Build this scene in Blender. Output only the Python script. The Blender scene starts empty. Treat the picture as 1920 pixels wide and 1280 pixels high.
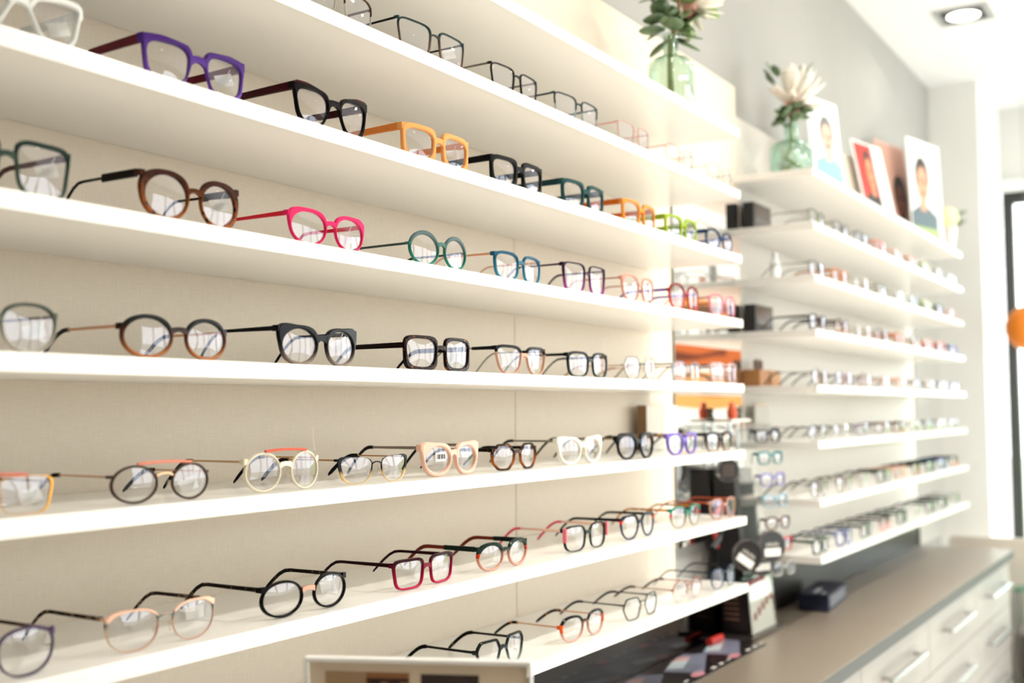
import bpy, bmesh, math, random
from mathutils import Vector, Matrix

random.seed(7)
PI = math.pi
scn = bpy.context.scene
COL = scn.collection

# ------------------------------------------------------------------ camera
FPX = 2150.0
cd = bpy.data.cameras.new('camera')
cam = bpy.data.objects.new('camera', cd)
COL.objects.link(cam)
cd.sensor_fit = 'HORIZONTAL'
cd.sensor_width = 36.0
cd.lens = 36.0 * FPX / 1920.0
_x = Vector((1335.0, -120.0, -FPX))
_uy = -FPX * FPX / (_x.x * -0.0075 + _x.y)
_z = Vector((-0.0075 * _uy, _uy, -FPX)).normalized()
_x.normalize()
_y = _z.cross(_x)
cam.matrix_world = Matrix.Translation((0.0, -1.175, 1.59)) @ Matrix((_x, _y, _z)).to_4x4()
cd.dof.use_dof = True
cd.dof.focus_distance = 1.58
cd.dof.aperture_fstop = 3.1
cd.clip_start = 0.05
scn.camera = cam

# ------------------------------------------------------------------ world, light, exposure
w = bpy.data.worlds.new('world')
scn.world = w
w.use_nodes = True
bg = w.node_tree.nodes['Background']
bg.inputs['Color'].default_value = (0.98, 0.99, 1.0, 1)
bg.inputs['Strength'].default_value = 7.2
vs = scn.view_settings
vs.view_transform = 'Standard'
vs.look = 'None'
vs.exposure = 0.04
vs.gamma = 1.0
vs.use_curve_mapping = False
scn.cycles.max_bounces = 8
scn.cycles.diffuse_bounces = 4
scn.cycles.glossy_bounces = 5
scn.cycles.transmission_bounces = 8
scn.cycles.transparent_max_bounces = 40
scn.cycles.caustics_reflective = False
scn.cycles.caustics_refractive = False
scn.cycles.sample_clamp_indirect = 6.0
LAMP_W = 22.0


# ------------------------------------------------------------------ helpers: materials
def lin(h):
    h = h.lstrip('#')
    out = []
    for i in (0, 2, 4):
        c = int(h[i:i + 2], 16) / 255.0
        out.append(c / 12.92 if c <= 0.04045 else ((c + 0.055) / 1.055) ** 2.4)
    return (out[0], out[1], out[2], 1.0)


MATS = {}


def _new(key):
    m = bpy.data.materials.new(key[:60])
    m.use_nodes = True
    nt = m.node_tree
    return m, nt, nt.nodes['Principled BSDF']


def solid(hexc, rough=0.5, metal=0.0, spec=0.5, coat=0.0, emit=0.0):
    key = 'solid_%s_%.2f_%.2f_%.2f_%.2f_%.2f' % (hexc, rough, metal, spec, coat, emit)
    if key in MATS:
        return MATS[key]
    m, nt, b = _new(key)
    b.inputs['Base Color'].default_value = lin(hexc)
    b.inputs['Roughness'].default_value = rough
    b.inputs['Metallic'].default_value = metal
    b.inputs['Specular IOR Level'].default_value = spec
    b.inputs['Coat Weight'].default_value = coat
    b.inputs['Coat Roughness'].default_value = 0.05
    if emit:
        b.inputs['Emission Color'].default_value = lin(hexc)
        b.inputs['Emission Strength'].default_value = emit
    MATS[key] = m
    return m


def frame_mat(stops, interp='LINEAR', alpha=1.0, rough=0.16, tort=None, metal=0.0, scale=190.0, accent=None):
    """Acetate or metal of a frame; stops = [(height 0..1, hex)]; tort = (light hex, amount)."""
    if isinstance(stops, str):
        stops = [(0.0, stops)]
    key = 'frame_%s_%s_%.2f_%.2f_%s_%.1f_%s' % (stops, interp[0], alpha, rough, tort, metal, accent)
    if key in MATS:
        return MATS[key]
    m, nt, b = _new('frame')
    N, L = nt.nodes, nt.links
    tc = N.new('ShaderNodeTexCoord')
    col = None
    if len(stops) > 1:
        sp = N.new('ShaderNodeSeparateXYZ')
        L.new(tc.outputs['Generated'], sp.inputs[0])
        rp = N.new('ShaderNodeValToRGB')
        rp.color_ramp.interpolation = interp
        el = rp.color_ramp.elements
        while len(el) < len(stops):
            el.new(0.5)
        for e, (p, h) in zip(el, sorted(stops)):
            e.position = p
            e.color = lin(h)
        L.new(sp.outputs['Z'], rp.inputs[0])
        col = rp.outputs[0]
    if tort:
        nz = N.new('ShaderNodeTexNoise')
        nz.inputs['Scale'].default_value = scale
        nz.inputs['Detail'].default_value = 2.0
        L.new(tc.outputs['Object'], nz.inputs['Vector'])
        r2 = N.new('ShaderNodeValToRGB')
        r2.color_ramp.elements[0].position = 1.0 - tort[1] - 0.04
        r2.color_ramp.elements[1].position = 1.0 - tort[1] + 0.04
        L.new(nz.outputs['Fac'], r2.inputs[0])
        mx = N.new('ShaderNodeMix')
        mx.data_type = 'RGBA'
        L.new(r2.outputs[0], mx.inputs['Factor'])
        if col is not None:
            L.new(col, mx.inputs['A'])
        else:
            mx.inputs['A'].default_value = lin(stops[0][1])
        mx.inputs['B'].default_value = lin(tort[0])
        col = mx.outputs['Result']
    if accent:                       # coloured inlay at the temple side of the rim
        s2 = N.new('ShaderNodeSeparateXYZ')
        L.new(tc.outputs['Generated'], s2.inputs[0])

        def mth(op, a, bb):
            q = N.new('ShaderNodeMath')
            q.operation = op
            for i_, v_ in ((0, a), (1, bb)):
                if isinstance(v_, float):
                    q.inputs[i_].default_value = v_
                else:
                    L.new(v_, q.inputs[i_])
            return q.outputs[0]
        ax_ = mth('ABSOLUTE', mth('SUBTRACT', s2.outputs['X'], 0.5), 0.0)
        msk = mth('MULTIPLY', mth('GREATER_THAN', ax_, 0.345), mth('MULTIPLY', mth('GREATER_THAN', s2.outputs['Z'], accent[1]), mth('LESS_THAN', s2.outputs['Z'], accent[2])))
        m3 = N.new('ShaderNodeMix')
        m3.data_type = 'RGBA'
        L.new(msk, m3.inputs['Factor'])
        L.new(col, m3.inputs['A'])
        m3.inputs['B'].default_value = lin(accent[0])
        col = m3.outputs['Result']
    if col is not None:
        L.new(col, b.inputs['Base Color'])
    else:
        b.inputs['Base Color'].default_value = lin(stops[0][1])
    b.inputs['Roughness'].default_value = rough
    b.inputs['Metallic'].default_value = metal
    if not metal:
        b.inputs['Specular IOR Level'].default_value = 0.09
    if alpha < 1.0:
        tr = N.new('ShaderNodeBsdfTransparent')
        if col is not None:
            L.new(col, tr.inputs[0])
        else:
            tr.inputs[0].default_value = lin(stops[0][1])
        ms = N.new('ShaderNodeMixShader')
        ms.inputs[0].default_value = alpha
        L.new(tr.outputs[0], ms.inputs[1])
        L.new(b.outputs[0], ms.inputs[2])
        L.new(ms.outputs[0], N['Material Output'].inputs[0])
    MATS[key] = m
    return m


def thin_glass(key, tint='FFFFFF', base=0.05, edge=0.55, power=4.0, gloss='F4F2FF', rough=0.0):
    if key in MATS:
        return MATS[key]
    m, nt, b = _new(key)
    N, L = nt.nodes, nt.links
    N.remove(b)
    tr = N.new('ShaderNodeBsdfTransparent')
    tr.inputs[0].default_value = lin(tint)
    gl = N.new('ShaderNodeBsdfGlossy')
    gl.inputs['Color'].default_value = lin(gloss)
    gl.inputs['Roughness'].default_value = rough
    lw = N.new('ShaderNodeLayerWeight')
    lw.inputs['Blend'].default_value = 0.5
    pw = N.new('ShaderNodeMath')
    pw.operation = 'POWER'
    pw.inputs[1].default_value = power
    L.new(lw.outputs['Facing'], pw.inputs[0])
    ma = N.new('ShaderNodeMath')
    ma.operation = 'MULTIPLY_ADD'
    ma.inputs[1].default_value = edge
    ma.inputs[2].default_value = base
    L.new(pw.outputs[0], ma.inputs[0])
    ms = N.new('ShaderNodeMixShader')
    L.new(ma.outputs[0], ms.inputs[0])
    L.new(tr.outputs[0], ms.inputs[1])
    L.new(gl.outputs[0], ms.inputs[2])
    L.new(ms.outputs[0], N['Material Output'].inputs[0])
    MATS[key] = m
    return m


def textured(key, hexa, hexb, scale, rough, bump=0.0, stretch=(1, 1, 1), spec=0.5, detail=3.0, coat=0.0):
    if key in MATS:
        return MATS[key]
    m, nt, b = _new(key)
    N, L = nt.nodes, nt.links
    tc = N.new('ShaderNodeTexCoord')
    mp = N.new('ShaderNodeMapping')
    mp.inputs['Scale'].default_value = stretch
    L.new(tc.outputs['Object'], mp.inputs[0])
    nz = N.new('ShaderNodeTexNoise')
    nz.inputs['Scale'].default_value = scale
    nz.inputs['Detail'].default_value = detail
    L.new(mp.outputs[0], nz.inputs['Vector'])
    rp = N.new('ShaderNodeValToRGB')
    rp.color_ramp.elements[0].position = 0.3
    rp.color_ramp.elements[1].position = 0.7
    rp.color_ramp.elements[0].color = lin(hexa)
    rp.color_ramp.elements[1].color = lin(hexb)
    L.new(nz.outputs['Fac'], rp.inputs[0])
    L.new(rp.outputs[0], b.inputs['Base Color'])
    b.inputs['Roughness'].default_value = rough
    b.inputs['Specular IOR Level'].default_value = spec
    b.inputs['Coat Weight'].default_value = coat
    if bump:
        bp = N.new('ShaderNodeBump')
        bp.inputs['Strength'].default_value = bump
        bp.inputs['Distance'].default_value = 0.001
        L.new(nz.outputs['Fac'], bp.inputs['Height'])
        L.new(bp.outputs[0], b.inputs['Normal'])
    MATS[key] = m
    return m


def linen(key='linen', ca='E0D1BE', cb='EADDCC'):
    """woven wall covering: two crossed, stretched noises"""
    if key in MATS:
        return MATS[key]
    m, nt, b = _new(key)
    N, L = nt.nodes, nt.links
    tc = N.new('ShaderNodeTexCoord')
    outs = []
    for st in ((38.0, 1.0, 900.0), (900.0, 1.0, 38.0)):
        mp = N.new('ShaderNodeMapping')
        mp.inputs['Scale'].default_value = st
        L.new(tc.outputs['Object'], mp.inputs[0])
        nz = N.new('ShaderNodeTexNoise')
        nz.inputs['Scale'].default_value = 1.0
        nz.inputs['Detail'].default_value = 2.0
        L.new(mp.outputs[0], nz.inputs['Vector'])
        outs.append(nz.outputs['Fac'])
    ad = N.new('ShaderNodeMath')
    ad.operation = 'ADD'
    L.new(outs[0], ad.inputs[0])
    L.new(outs[1], ad.inputs[1])
    hf = N.new('ShaderNodeMath')
    hf.operation = 'MULTIPLY'
    hf.inputs[1].default_value = 0.5
    L.new(ad.outputs[0], hf.inputs[0])
    rp = N.new('ShaderNodeValToRGB')
    rp.color_ramp.elements[0].position = 0.34
    rp.color_ramp.elements[1].position = 0.66
    rp.color_ramp.elements[0].color = lin(ca)
    rp.color_ramp.elements[1].color = lin(cb)
    L.new(hf.outputs[0], rp.inputs[0])
    L.new(rp.outputs[0], b.inputs['Base Color'])
    b.inputs['Roughness'].default_value = 0.55
    b.inputs['Specular IOR Level'].default_value = 0.35
    MATS[key] = m
    return m


WHITE_LAM = solid('F3F1EC', 0.22, spec=0.5)
WALL_GREY = textured('wall paint', 'A6A5A1', 'A9A8A4', 6.0, 0.7)
CEIL = solid('F1F2F2', 0.8)
MIRROR = solid('F2F4F3', 0.01, metal=1.0)
DARK_MIRROR = solid('2A2422', 0.05, metal=1.0)
CHROME = solid('C9CBCB', 0.22, metal=1.0)
GOLD = solid('D9B98E', 0.22, metal=1.0)
ROSE = solid('D9A98E', 0.22, metal=1.0)
LENS = thin_glass('lens', 'FBFBFA', base=0.035, edge=0.5, power=4.0, gloss='F1EEFF')
ACRYLIC = thin_glass('acrylic', 'F6F8F7', base=0.05, edge=0.5, power=3.0, gloss='FFFFFF')
PANE = thin_glass('window pane', 'F7FBFA', base=0.03, edge=0.5, power=4.0, gloss='FFFFFF')
PAPER = solid('F6F4EF', 0.6)


# ------------------------------------------------------------------ helpers: objects
def link(o, parent=None):
    COL.objects.link(o)
    if parent is not None:
        o.parent = parent
    return o


def tag(o, label=None, cat=None, group=None, kind=None):
    if label:
        o['label'] = label
    if cat:
        o['category'] = cat
    if group:
        o['group'] = group
    if kind:
        o['kind'] = kind
    return o


def empty(name, loc=(0, 0, 0), rz=0.0):
    o = bpy.data.objects.new(name, None)
    o.location = loc
    o.rotation_euler = (0, 0, rz)
    o.empty_display_size = 0.05
    COL.objects.link(o)
    return o


def mesh_obj(name, verts, faces, mat, parent=None, smooth=False):
    me = bpy.data.meshes.new(name)
    me.from_pydata([tuple(v) for v in verts], [], faces)
    if smooth:
        me.polygons.foreach_set('use_smooth', [True] * len(me.polygons))
    me.update()
    if smooth:
        me.set_sharp_from_angle(angle=0.6)
    if mat is not None:
        me.materials.append(mat)
    return link(bpy.data.objects.new(name, me), parent)


def bm_obj(name, bm, mat, parent=None, smooth=False):
    me = bpy.data.meshes.new(name)
    bm.to_mesh(me)
    bm.free()
    if smooth:
        me.polygons.foreach_set('use_smooth', [True] * len(me.polygons))
    if mat is not None:
        me.materials.append(mat)
    return link(bpy.data.objects.new(name, me), parent)


def share(name, src, parent=None, loc=None, rot=None, scale=None):
    o = bpy.data.objects.new(name, src.data)
    link(o, parent)
    if loc is not None:
        o.location = loc
    if rot is not None:
        o.rotation_euler = rot
    if scale is not None:
        o.scale = scale
    return o


def add_box(bm, lo, hi, bevel=0.0):
    r = bmesh.ops.create_cube(bm, size=1.0)
    vs_ = r['verts']
    for v in vs_:
        v.co = Vector([lo[i] + (v.co[i] + 0.5) * (hi[i] - lo[i]) for i in range(3)])
    if bevel:
        es = list({e for v in vs_ for e in v.link_edges})
        bmesh.ops.bevel(bm, geom=es, offset=bevel, segments=2, affect='EDGES', profile=0.7)


def box(name, lo, hi, mat, parent=None, bevel=0.0):
    bm = bmesh.new()
    add_box(bm, lo, hi, bevel)
    return bm_obj(name, bm, mat, parent)


def lathe(name, prof, mat, parent=None, n=32, loc=None):
    vs_, fs = [], []
    for (r, z) in prof:
        for i in range(n):
            a = 2 * PI * i / n
            vs_.append((r * math.cos(a), r * math.sin(a), z))
    for k in range(len(prof) - 1):
        for i in range(n):
            j = (i + 1) % n
            fs.append((k * n + i, k * n + j, (k + 1) * n + j, (k + 1) * n + i))
    o = mesh_obj(name, vs_, fs, mat, parent, True)
    if loc:
        o.location = loc
    return o


def tube_geo(pts, radii, n=8, flat=(1.0, 1.0)):
    """swept ellipse along points -> verts, faces"""
    pts = [Vector(p) for p in pts]
    vs_, fs = [], []
    for k, p in enumerate(pts):
        d = (pts[min(k + 1, len(pts) - 1)] - pts[max(k - 1, 0)]).normalized()
        up = Vector((1, 0, 0)) if abs(d.x) < 0.8 else Vector((0, 0, 1))
        a = d.cross(up).normalized()
        b_ = a.cross(d).normalized()
        r = radii[k] if isinstance(radii, (list, tuple)) else radii
        for i in range(n):
            t = 2 * PI * i / n
            vs_.append(p + a * (math.cos(t) * r * flat[0]) + b_ * (math.sin(t) * r * flat[1]))
    for k in range(len(pts) - 1):
        for i in range(n):
            j = (i + 1) % n
            fs.append((k * n + i, k * n + j, (k + 1) * n + j, (k + 1) * n + i))
    fs.append(tuple(reversed(range(n))))
    fs.append(tuple(range((len(pts) - 1) * n, len(pts) * n)))
    return vs_, fs


def tube(name, pts, radii, mat, parent=None, n=8):
    v, f = tube_geo(pts, radii, n)
    return mesh_obj(name, v, f, mat, parent, True)


def prism(name, poly, y0, y1, mat, parent=None):
    """polygon in x,z extruded along y"""
    n = len(poly)
    vs_ = [(x, y0, z) for x, z in poly] + [(x, y1, z) for x, z in poly]
    fs = [tuple(range(n)), tuple(reversed(range(n, 2 * n)))]
    for i in range(n):
        j = (i + 1) % n
        fs.append((j, i, i + n, j + n))
    return mesh_obj(name, vs_, fs, mat, parent)


def ell(cx, cz, rx, rz, n=24, a0=0.0, a1=2 * PI):
    return [(cx + rx * math.cos(a0 + (a1 - a0) * i / n), cz + rz * math.sin(a0 + (a1 - a0) * i / n)) for i in range(n)]


# ------------------------------------------------------------------ setting
CEIL_Z = 3.195
COUNTER_Z = 0.98
XE = 5.93           # pier at the far end of the back wall
WX = 2.5            # left edge of the windows behind the camera
XD = 6.58           # plane of the glazed shop front


def struct(name, lo, hi, mat, bevel=0.0):
    return tag(box(name, lo, hi, mat, None, bevel), kind='structure')


FLOORM = textured('floor', 'DDD5CA', 'E4DCD2', 3.0, 0.35, stretch=(1, 6, 1))
struct('floor', (-3.2, -4.7, -0.1), (7.2, 0.3, 0.0), FLOORM)
struct('ceiling', (-3.2, -4.7, CEIL_Z), (XD + 0.3, 0.3, CEIL_Z + 0.1), CEIL)
struct('wall_back', (-3.2, 0.03, 0.0), (XE + 0.2, 0.2, CEIL_Z), WALL_GREY)
struct('wall_left', (-3.2, -4.7, 0.0), (-3.0, 0.03, CEIL_Z), solid('8A7E72', 0.6))
struct('wall_front', (-3.0, -4.7, 0.0), (WX, -4.5, CEIL_Z), WALL_GREY)
struct('wall_front_sill', (WX, -4.7, 0.0), (XD, -4.5, 0.85), WALL_GREY)
struct('wall_front_head', (WX, -4.7, 2.75), (XD, -4.5, CEIL_Z), WALL_GREY)
struct('wall_right', (XE, -0.2, 0.0), (XD, 0.03, CEIL_Z), solid('EFEEEA', 0.7))
struct('wall_bulkhead', (XD, -4.5, 2.80), (XD + 0.15, 0.03, CEIL_Z), solid('DEDDD9', 0.7))
struct('trim_1', (XD - 0.03, -4.5, 2.74), (XD + 0.15, -0.2, 2.80), solid('F4F4F2', 0.5))

# glazed shop front with black frames
blk = solid('2B2C2A', 0.35)
for i in range(4):
    y1 = -0.2 - i * 1.07
    y0 = y1 - 1.07
    o = empty('window_%d' % (i + 1), (XD + 0.04, (y0 + y1) / 2, 0))
    tag(o, kind='structure')
    h = (y1 - y0) / 2
    for nm, lo, hi in (('window_jamb', (-0.03, h - 0.055, 0), (0.03, h, 2.74)),
                       ('window_jamb', (-0.03, -h, 0), (0.03, -h + 0.055, 2.74)),
                       ('window_head', (-0.03, -h + 0.055, 2.68), (0.03, h - 0.055, 2.74)),
                       ('window_sill', (-0.03, -h + 0.055, 0), (0.03, h - 0.055, 0.09))):
        box(nm, lo, hi, blk, o, 0.003)
    box('window_pane', (-0.006, -h + 0.05, 0.085), (0.006, h - 0.05, 2.685), PANE, o)

for i in range(4):
    x0 = WX + i * (XD - WX) / 4
    h = (XD - WX) / 8
    o = empty('window_%d' % (i + 5), (x0 + h, -4.6, 0))
    tag(o, kind='structure')
    for nm, lo, hi in (('window_jamb', (-h, -0.03, 0.85), (-h + 0.05, 0.03, 2.75)), ('window_jamb', (h - 0.05, -0.03, 0.85), (h, 0.03, 2.75)),
                       ('window_head', (-h + 0.05, -0.03, 2.70), (h - 0.05, 0.03, 2.75)), ('window_sill', (-h + 0.05, -0.03, 0.85), (h - 0.05, 0.03, 0.90))):
        box(nm, lo, hi, blk, o, 0.003)
    box('window_pane', (-h + 0.045, -0.006, 0.895), (h - 0.045, 0.006, 2.705), PANE, o)

# outside: paving and a clipped hedge seen through the glass
struct('ground', (XD + 0.7, -30, -0.15), (40, 20, -0.02), solid('B9B6AE', 0.9))
bm = bmesh.new()
bmesh.ops.create_icosphere(bm, subdivisions=4, radius=1.0)
for v in bm.verts:
    n_ = math.sin(v.co.x * 17) * math.sin(v.co.y * 19 + 1) * math.sin(v.co.z * 15 + 2)
    v.co *= 1 + 0.12 * n_
hedge = bm_obj('hedge', bm, textured('hedge leaves', '5E8A3A', 'A9C97A', 14.0, 0.8), None)
hedge.location = (14.0, -2.6, 0.75)
hedge.scale = (1.2, 2.6, 0.85)
tag(hedge, 'clipped green hedge on the paving outside the shop front', 'hedge')

# ------------------------------------------------------------------ back panels, shelves, mirrors
LINEN = linen()
LINEN_PALE = linen('linen pale', 'D2CBC2', 'DAD4CC')


def panel(x0, x1, z0, z1, label, mat=None):
    o = box('back_panel', (x0, 0.0, z0), (x1, 0.0295, z1), mat or LINEN, None, 0.001)
    return tag(o, label, 'wall panel', 'woven wall panels behind the shelves')


PZ0, PZ1 = 1.13, 2.525
panel(-0.80, 0.551, PZ0, PZ1, 'beige woven wall panel at the near left end, mostly out of view')
panel(0.553, 1.9065, PZ0, PZ1, 'wide beige woven wall panel behind the brown and pink round glasses')
panel(1.9085, 2.66, PZ0, PZ1, 'beige woven wall panel beside the tall mirror, right of the thin seam')
panel(2.662, 3.140, 2.224, PZ1, 'short beige woven wall panel above the tall mirror')
panel(3.142, 4.235, PZ0, 2.44, 'pale woven wall panel of the far rack, near the black plaques', LINEN_PALE)
panel(4.237, 5.31, PZ0, 2.44, 'pale woven wall panel of the far rack, beside the far mirror', LINEN_PALE)

ORD = ['first', 'second', 'third', 'fourth', 'fifth', 'sixth', 'seventh', 'eighth', 'ninth', 'tenth']
SH1 = [2.243, 2.098, 1.947, 1.797, 1.648, 1.496, 1.345, 1.193]
SH2 = [2.255, 2.104, 1.958, 1.808, 1.654, 1.500, 1.343, 1.188]
YF = -0.235


def shelf(x0, x1, z, label, grp):
    o = box('shelf_board', (x0, YF, z - 0.019), (x1, -0.0005, z), WHITE_LAM, None, 0.0012)
    return tag(o, label, 'shelf', grp)


NOTE1 = ['top white shelf of the near rack, holding the bottle of green leaves',
         'near rack shelf with thin dark wire frames, second white board from the top',
         'near rack shelf with purple, black and orange frames, third board down',
         'near rack shelf with brown round and hot pink frames, fourth board down',
         'near rack shelf with tortoiseshell square frames, fifth board down at eye level',
         'near rack shelf with the chunky pale pink frames, sixth board down',
         'near rack shelf with the crimson frames, seventh board down',
         'lowest white shelf of the near rack, above the dark counter']
for z, lb in zip(SH1, NOTE1):
    shelf(-0.80, 2.535, z, lb, 'white shelf boards of the near rack')
NOTE2 = ['top white shelf of the far rack, carrying portrait cards and a vase']
NOTE2 += ['%s white shelf from the top of the far rack, lined with frames' % ORD[i] for i in range(1, 7)]
NOTE2 += ['lowest white shelf of the far rack, overhanging the counter']
for z, lb in zip(SH2, NOTE2):
    shelf(3.10, 5.21, z, lb, 'white shelf boards of the far rack')

o = box('wall_mirror', (2.672, -0.004, 1.245), (3.138, 0.0295, 2.222), MIRROR)
tag(o, 'tall frameless mirror between the near and the far rack', 'mirror')
o = box('wall_mirror', (5.327, -0.004, COUNTER_Z + 0.001), (5.866, 0.0295, 2.44), MIRROR)
tag(o, 'narrow mirror at the far end of the wall beside the grey pier', 'mirror')
o = box('splashback', (-0.80, 0.0, COUNTER_Z + 0.001), (3.139, 0.0295, PZ0 - 0.001), DARK_MIRROR)
tag(o, 'dark mirrored splashback behind the printed counter mat', 'splashback')
o = box('splashback', (3.141, 0.0, COUNTER_Z + 0.001), (5.325, 0.0295, PZ0 - 0.001), solid('1E1917', 0.35, spec=0.2))
tag(o, 'dark brown splashback under the far rack behind the navy box', 'splashback')

# ------------------------------------------------------------------ counter and drawer units
CTOP = textured('counter laminate', '7F7466', '887C6E', 60.0, 0.34, stretch=(1, 3, 1), spec=0.45)
CEDGE = solid('4E504E', 0.5, spec=.2)


def counter(x0, x1, label):
    o = empty('countertop', ((x0 + x1) / 2, -0.19, COUNTER_Z))
    h = (x1 - x0) / 2
    box('countertop_board', (-h, -0.195, -0.035), (h, 0.19, 0.0), CTOP, o, 0.0015)
    box('edge_strip', (-h, -0.1965, -0.034), (h, -0.1951, -0.002), CEDGE, o)
    tag(o, label, 'countertop', 'counter boards')


counter(-0.80, 3.358, 'dark taupe countertop section under the near rack, with the printed mat')
counter(3.360, 5.345, 'taupe countertop section under the far rack, with the navy box')

DRW = textured('drawer front', '8F8A84', '95908A', 9.0, 0.45, stretch=(1, 1, 14), spec=0.5)


def unit(x0, x1):
    o = empty('drawer_unit', ((x0 + x1) / 2, -0.19, 0.0))
    h = (x1 - x0) / 2
    box('carcass', (-h, -0.155, 0.10), (h, 0.185, 0.944), solid('C2BCB3', 0.4), o)
    box('plinth', (-h, -0.13, 0.0), (h, 0.185, 0.10), solid('4A4642', 0.5), o)
    zz = [0.940, 0.757, 0.574, 0.391, 0.110]
    for k in range(4):
        d = box('drawer', (-h + 0.002, -0.176, zz[k + 1] + 0.003), (h - 0.002, -0.156, zz[k]), DRW, o, 0.0015)
        hz = zz[k] - 0.075
        hb = bmesh.new()
        add_box(hb, (-0.21, -0.212, hz - 0.006), (0.21, -0.2, hz + 0.006), 0.001)
        for sx in (-0.19, 0.178):
            add_box(hb, (sx, -0.2, hz - 0.005), (sx + 0.012, -0.1755, hz + 0.005))
        bm_obj('handle', hb, CHROME, d)
    return o


UL = ['white drawer unit under the near end of the counter, out of sight at the left',
      'white drawer unit under the near counter, second from the left end',
      'white drawer unit under the near counter, third from the left end',
      'white drawer unit below the printed counter mat',
      'white drawer unit at the bottom edge, left of the two in plain view',
      'white drawer unit with long steel handles below the counter joint',
      'white drawer unit between the counter joint and the counter end',
      'white drawer unit at the far right end of the counter']
UX = [-0.78, 0.02, 0.82, 1.40, 2.19, 2.976, 3.762, 4.552, 5.335]
for i in range(8):
    tag(unit(UX[i], UX[i + 1]), UL[i], 'drawer unit', 'drawer units under the counter')


# ------------------------------------------------------------------ ceiling downlights
def downlight(x, y, label, power=LAMP_W, spread=150):
    o = empty('downlight', (x, y, CEIL_Z))
    t = 0.106
    bm = bmesh.new()
    for lo, hi in (((-t, -t, -0.006), (t, -t + 0.024, 0)), ((-t, t - 0.024, -0.006), (t, t, 0)),
                   ((-t, -t + 0.024, -0.006), (-t + 0.024, t - 0.024, 0)), ((t - 0.024, -t + 0.024, -0.006), (t, t - 0.024, 0))):
        add_box(bm, lo, hi)
    bm_obj('trim_frame', bm, solid('A4A7A9', 0.5), o)
    box('recess', (-0.082, -0.082, -0.0025), (0.082, 0.082, -0.0002), solid('15120F', 0.6), o)
    lathe('reflector', [(0.069, -0.0026), (0.069, -0.008), (0.063, -0.008), (0.063, -0.004)], CHROME, o, 32)
    lathe('lamp_disc', [(0.0001, -0.004), (0.062, -0.004), (0.062, -0.0028), (0.0001, -0.0028)], solid('FFF6E8', 0.5, emit=9.0), o, 32)
    ld = bpy.data.lights.new('lamp', 'AREA')
    ld.shape = 'DISK'
    ld.size = 0.12
    ld.energy = power
    ld.color = (1.0, 0.95, 0.875)
    ld.spread = math.radians(spread)
    l = bpy.data.objects.new('lamp', ld)
    link(l, o)
    l.location = (0, 0, -0.011)
    tag(o, label, 'ceiling light', 'square recessed ceiling downlights')


downlight(4.89, -0.33, 'square recessed downlight lit in the white ceiling above the far rack', LAMP_W * 0.08)
for nm, yy, lamps in (('row close to the shelves', -0.42, ((1.9, .06), (2.8, .06), (3.8, .06))),
                      ('middle row, its leftmost lamp added', -1.62, ((0.35, .25), (2.0, 1.25), (3.0, .85), (4.0, .35), (5.1, .2))),  # leftmost lamp of this row is added to brighten the photo stand
                      ('row across the shop', -2.7, ((1.9, 1.7), (3.2, 2.1), (4.5, 1.5)))):
    for k, (xx, pw) in enumerate(lamps):
        downlight(xx, yy, 'recessed ceiling downlight above the frame, %s, %s from the left' % (nm, ORD[k]), LAMP_W * pw, 80 if yy < -2 else 150)



# ------------------------------------------------------------------ eyeglasses
SHAPES = {  # exponent, taper (wider at top), lift of outer top corner, pull of that corner outwards
    'round': (2.0, 0.0, 0.0, 0.0), 'oval': (2.2, 0.03, 0.0, 0.0), 'panto': (2.4, 0.10, 0.0, 0.02),
    'soft': (3.2, 0.07, 0.02, 0.03), 'square': (5.0, 0.03, 0.0, 0.0), 'wide': (4.2, 0.10, 0.04, 0.04),
    'cat': (2.5, 0.13, 0.20, 0.10), 'cat2': (2.6, 0.12, 0.38, 0.16), 'tear': (3.0, 0.20, 0.10, 0.05)}
POLYS = {
    'hex': [(1, 0.12), (0.62, 0.98), (-0.62, 0.98), (-1, 0.12), (-0.55, -1), (0.55, -1)],
    'oct': [(1, 0.38), (0.45, 1), (-0.45, 1), (-1, 0.38), (-0.92, -0.42), (-0.42, -1), (0.42, -1), (0.92, -0.42)],
    'geo': [(1, 0.93), (0.2, 1.0), (-0.82, 0.86), (-1, 0.35), (-0.62, -0.9), (-0.3, -1), (0.55, -1), (0.86, -0.6)],
    'kite': [(1.05, 1.0), (0.3, 0.98), (-0.72, 0.72), (-1, 0.2), (-0.55, -0.8), (-0.15, -1), (0.5, -1), (0.8, -0.5)],
    'hepta': [(1, 0.45), (0.7, 0.95), (-0.7, 0.95), (-1, 0.3), (-0.72, -0.5), (-0.36, -1), (0.36, -1), (0.78, -0.5)]}


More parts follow.
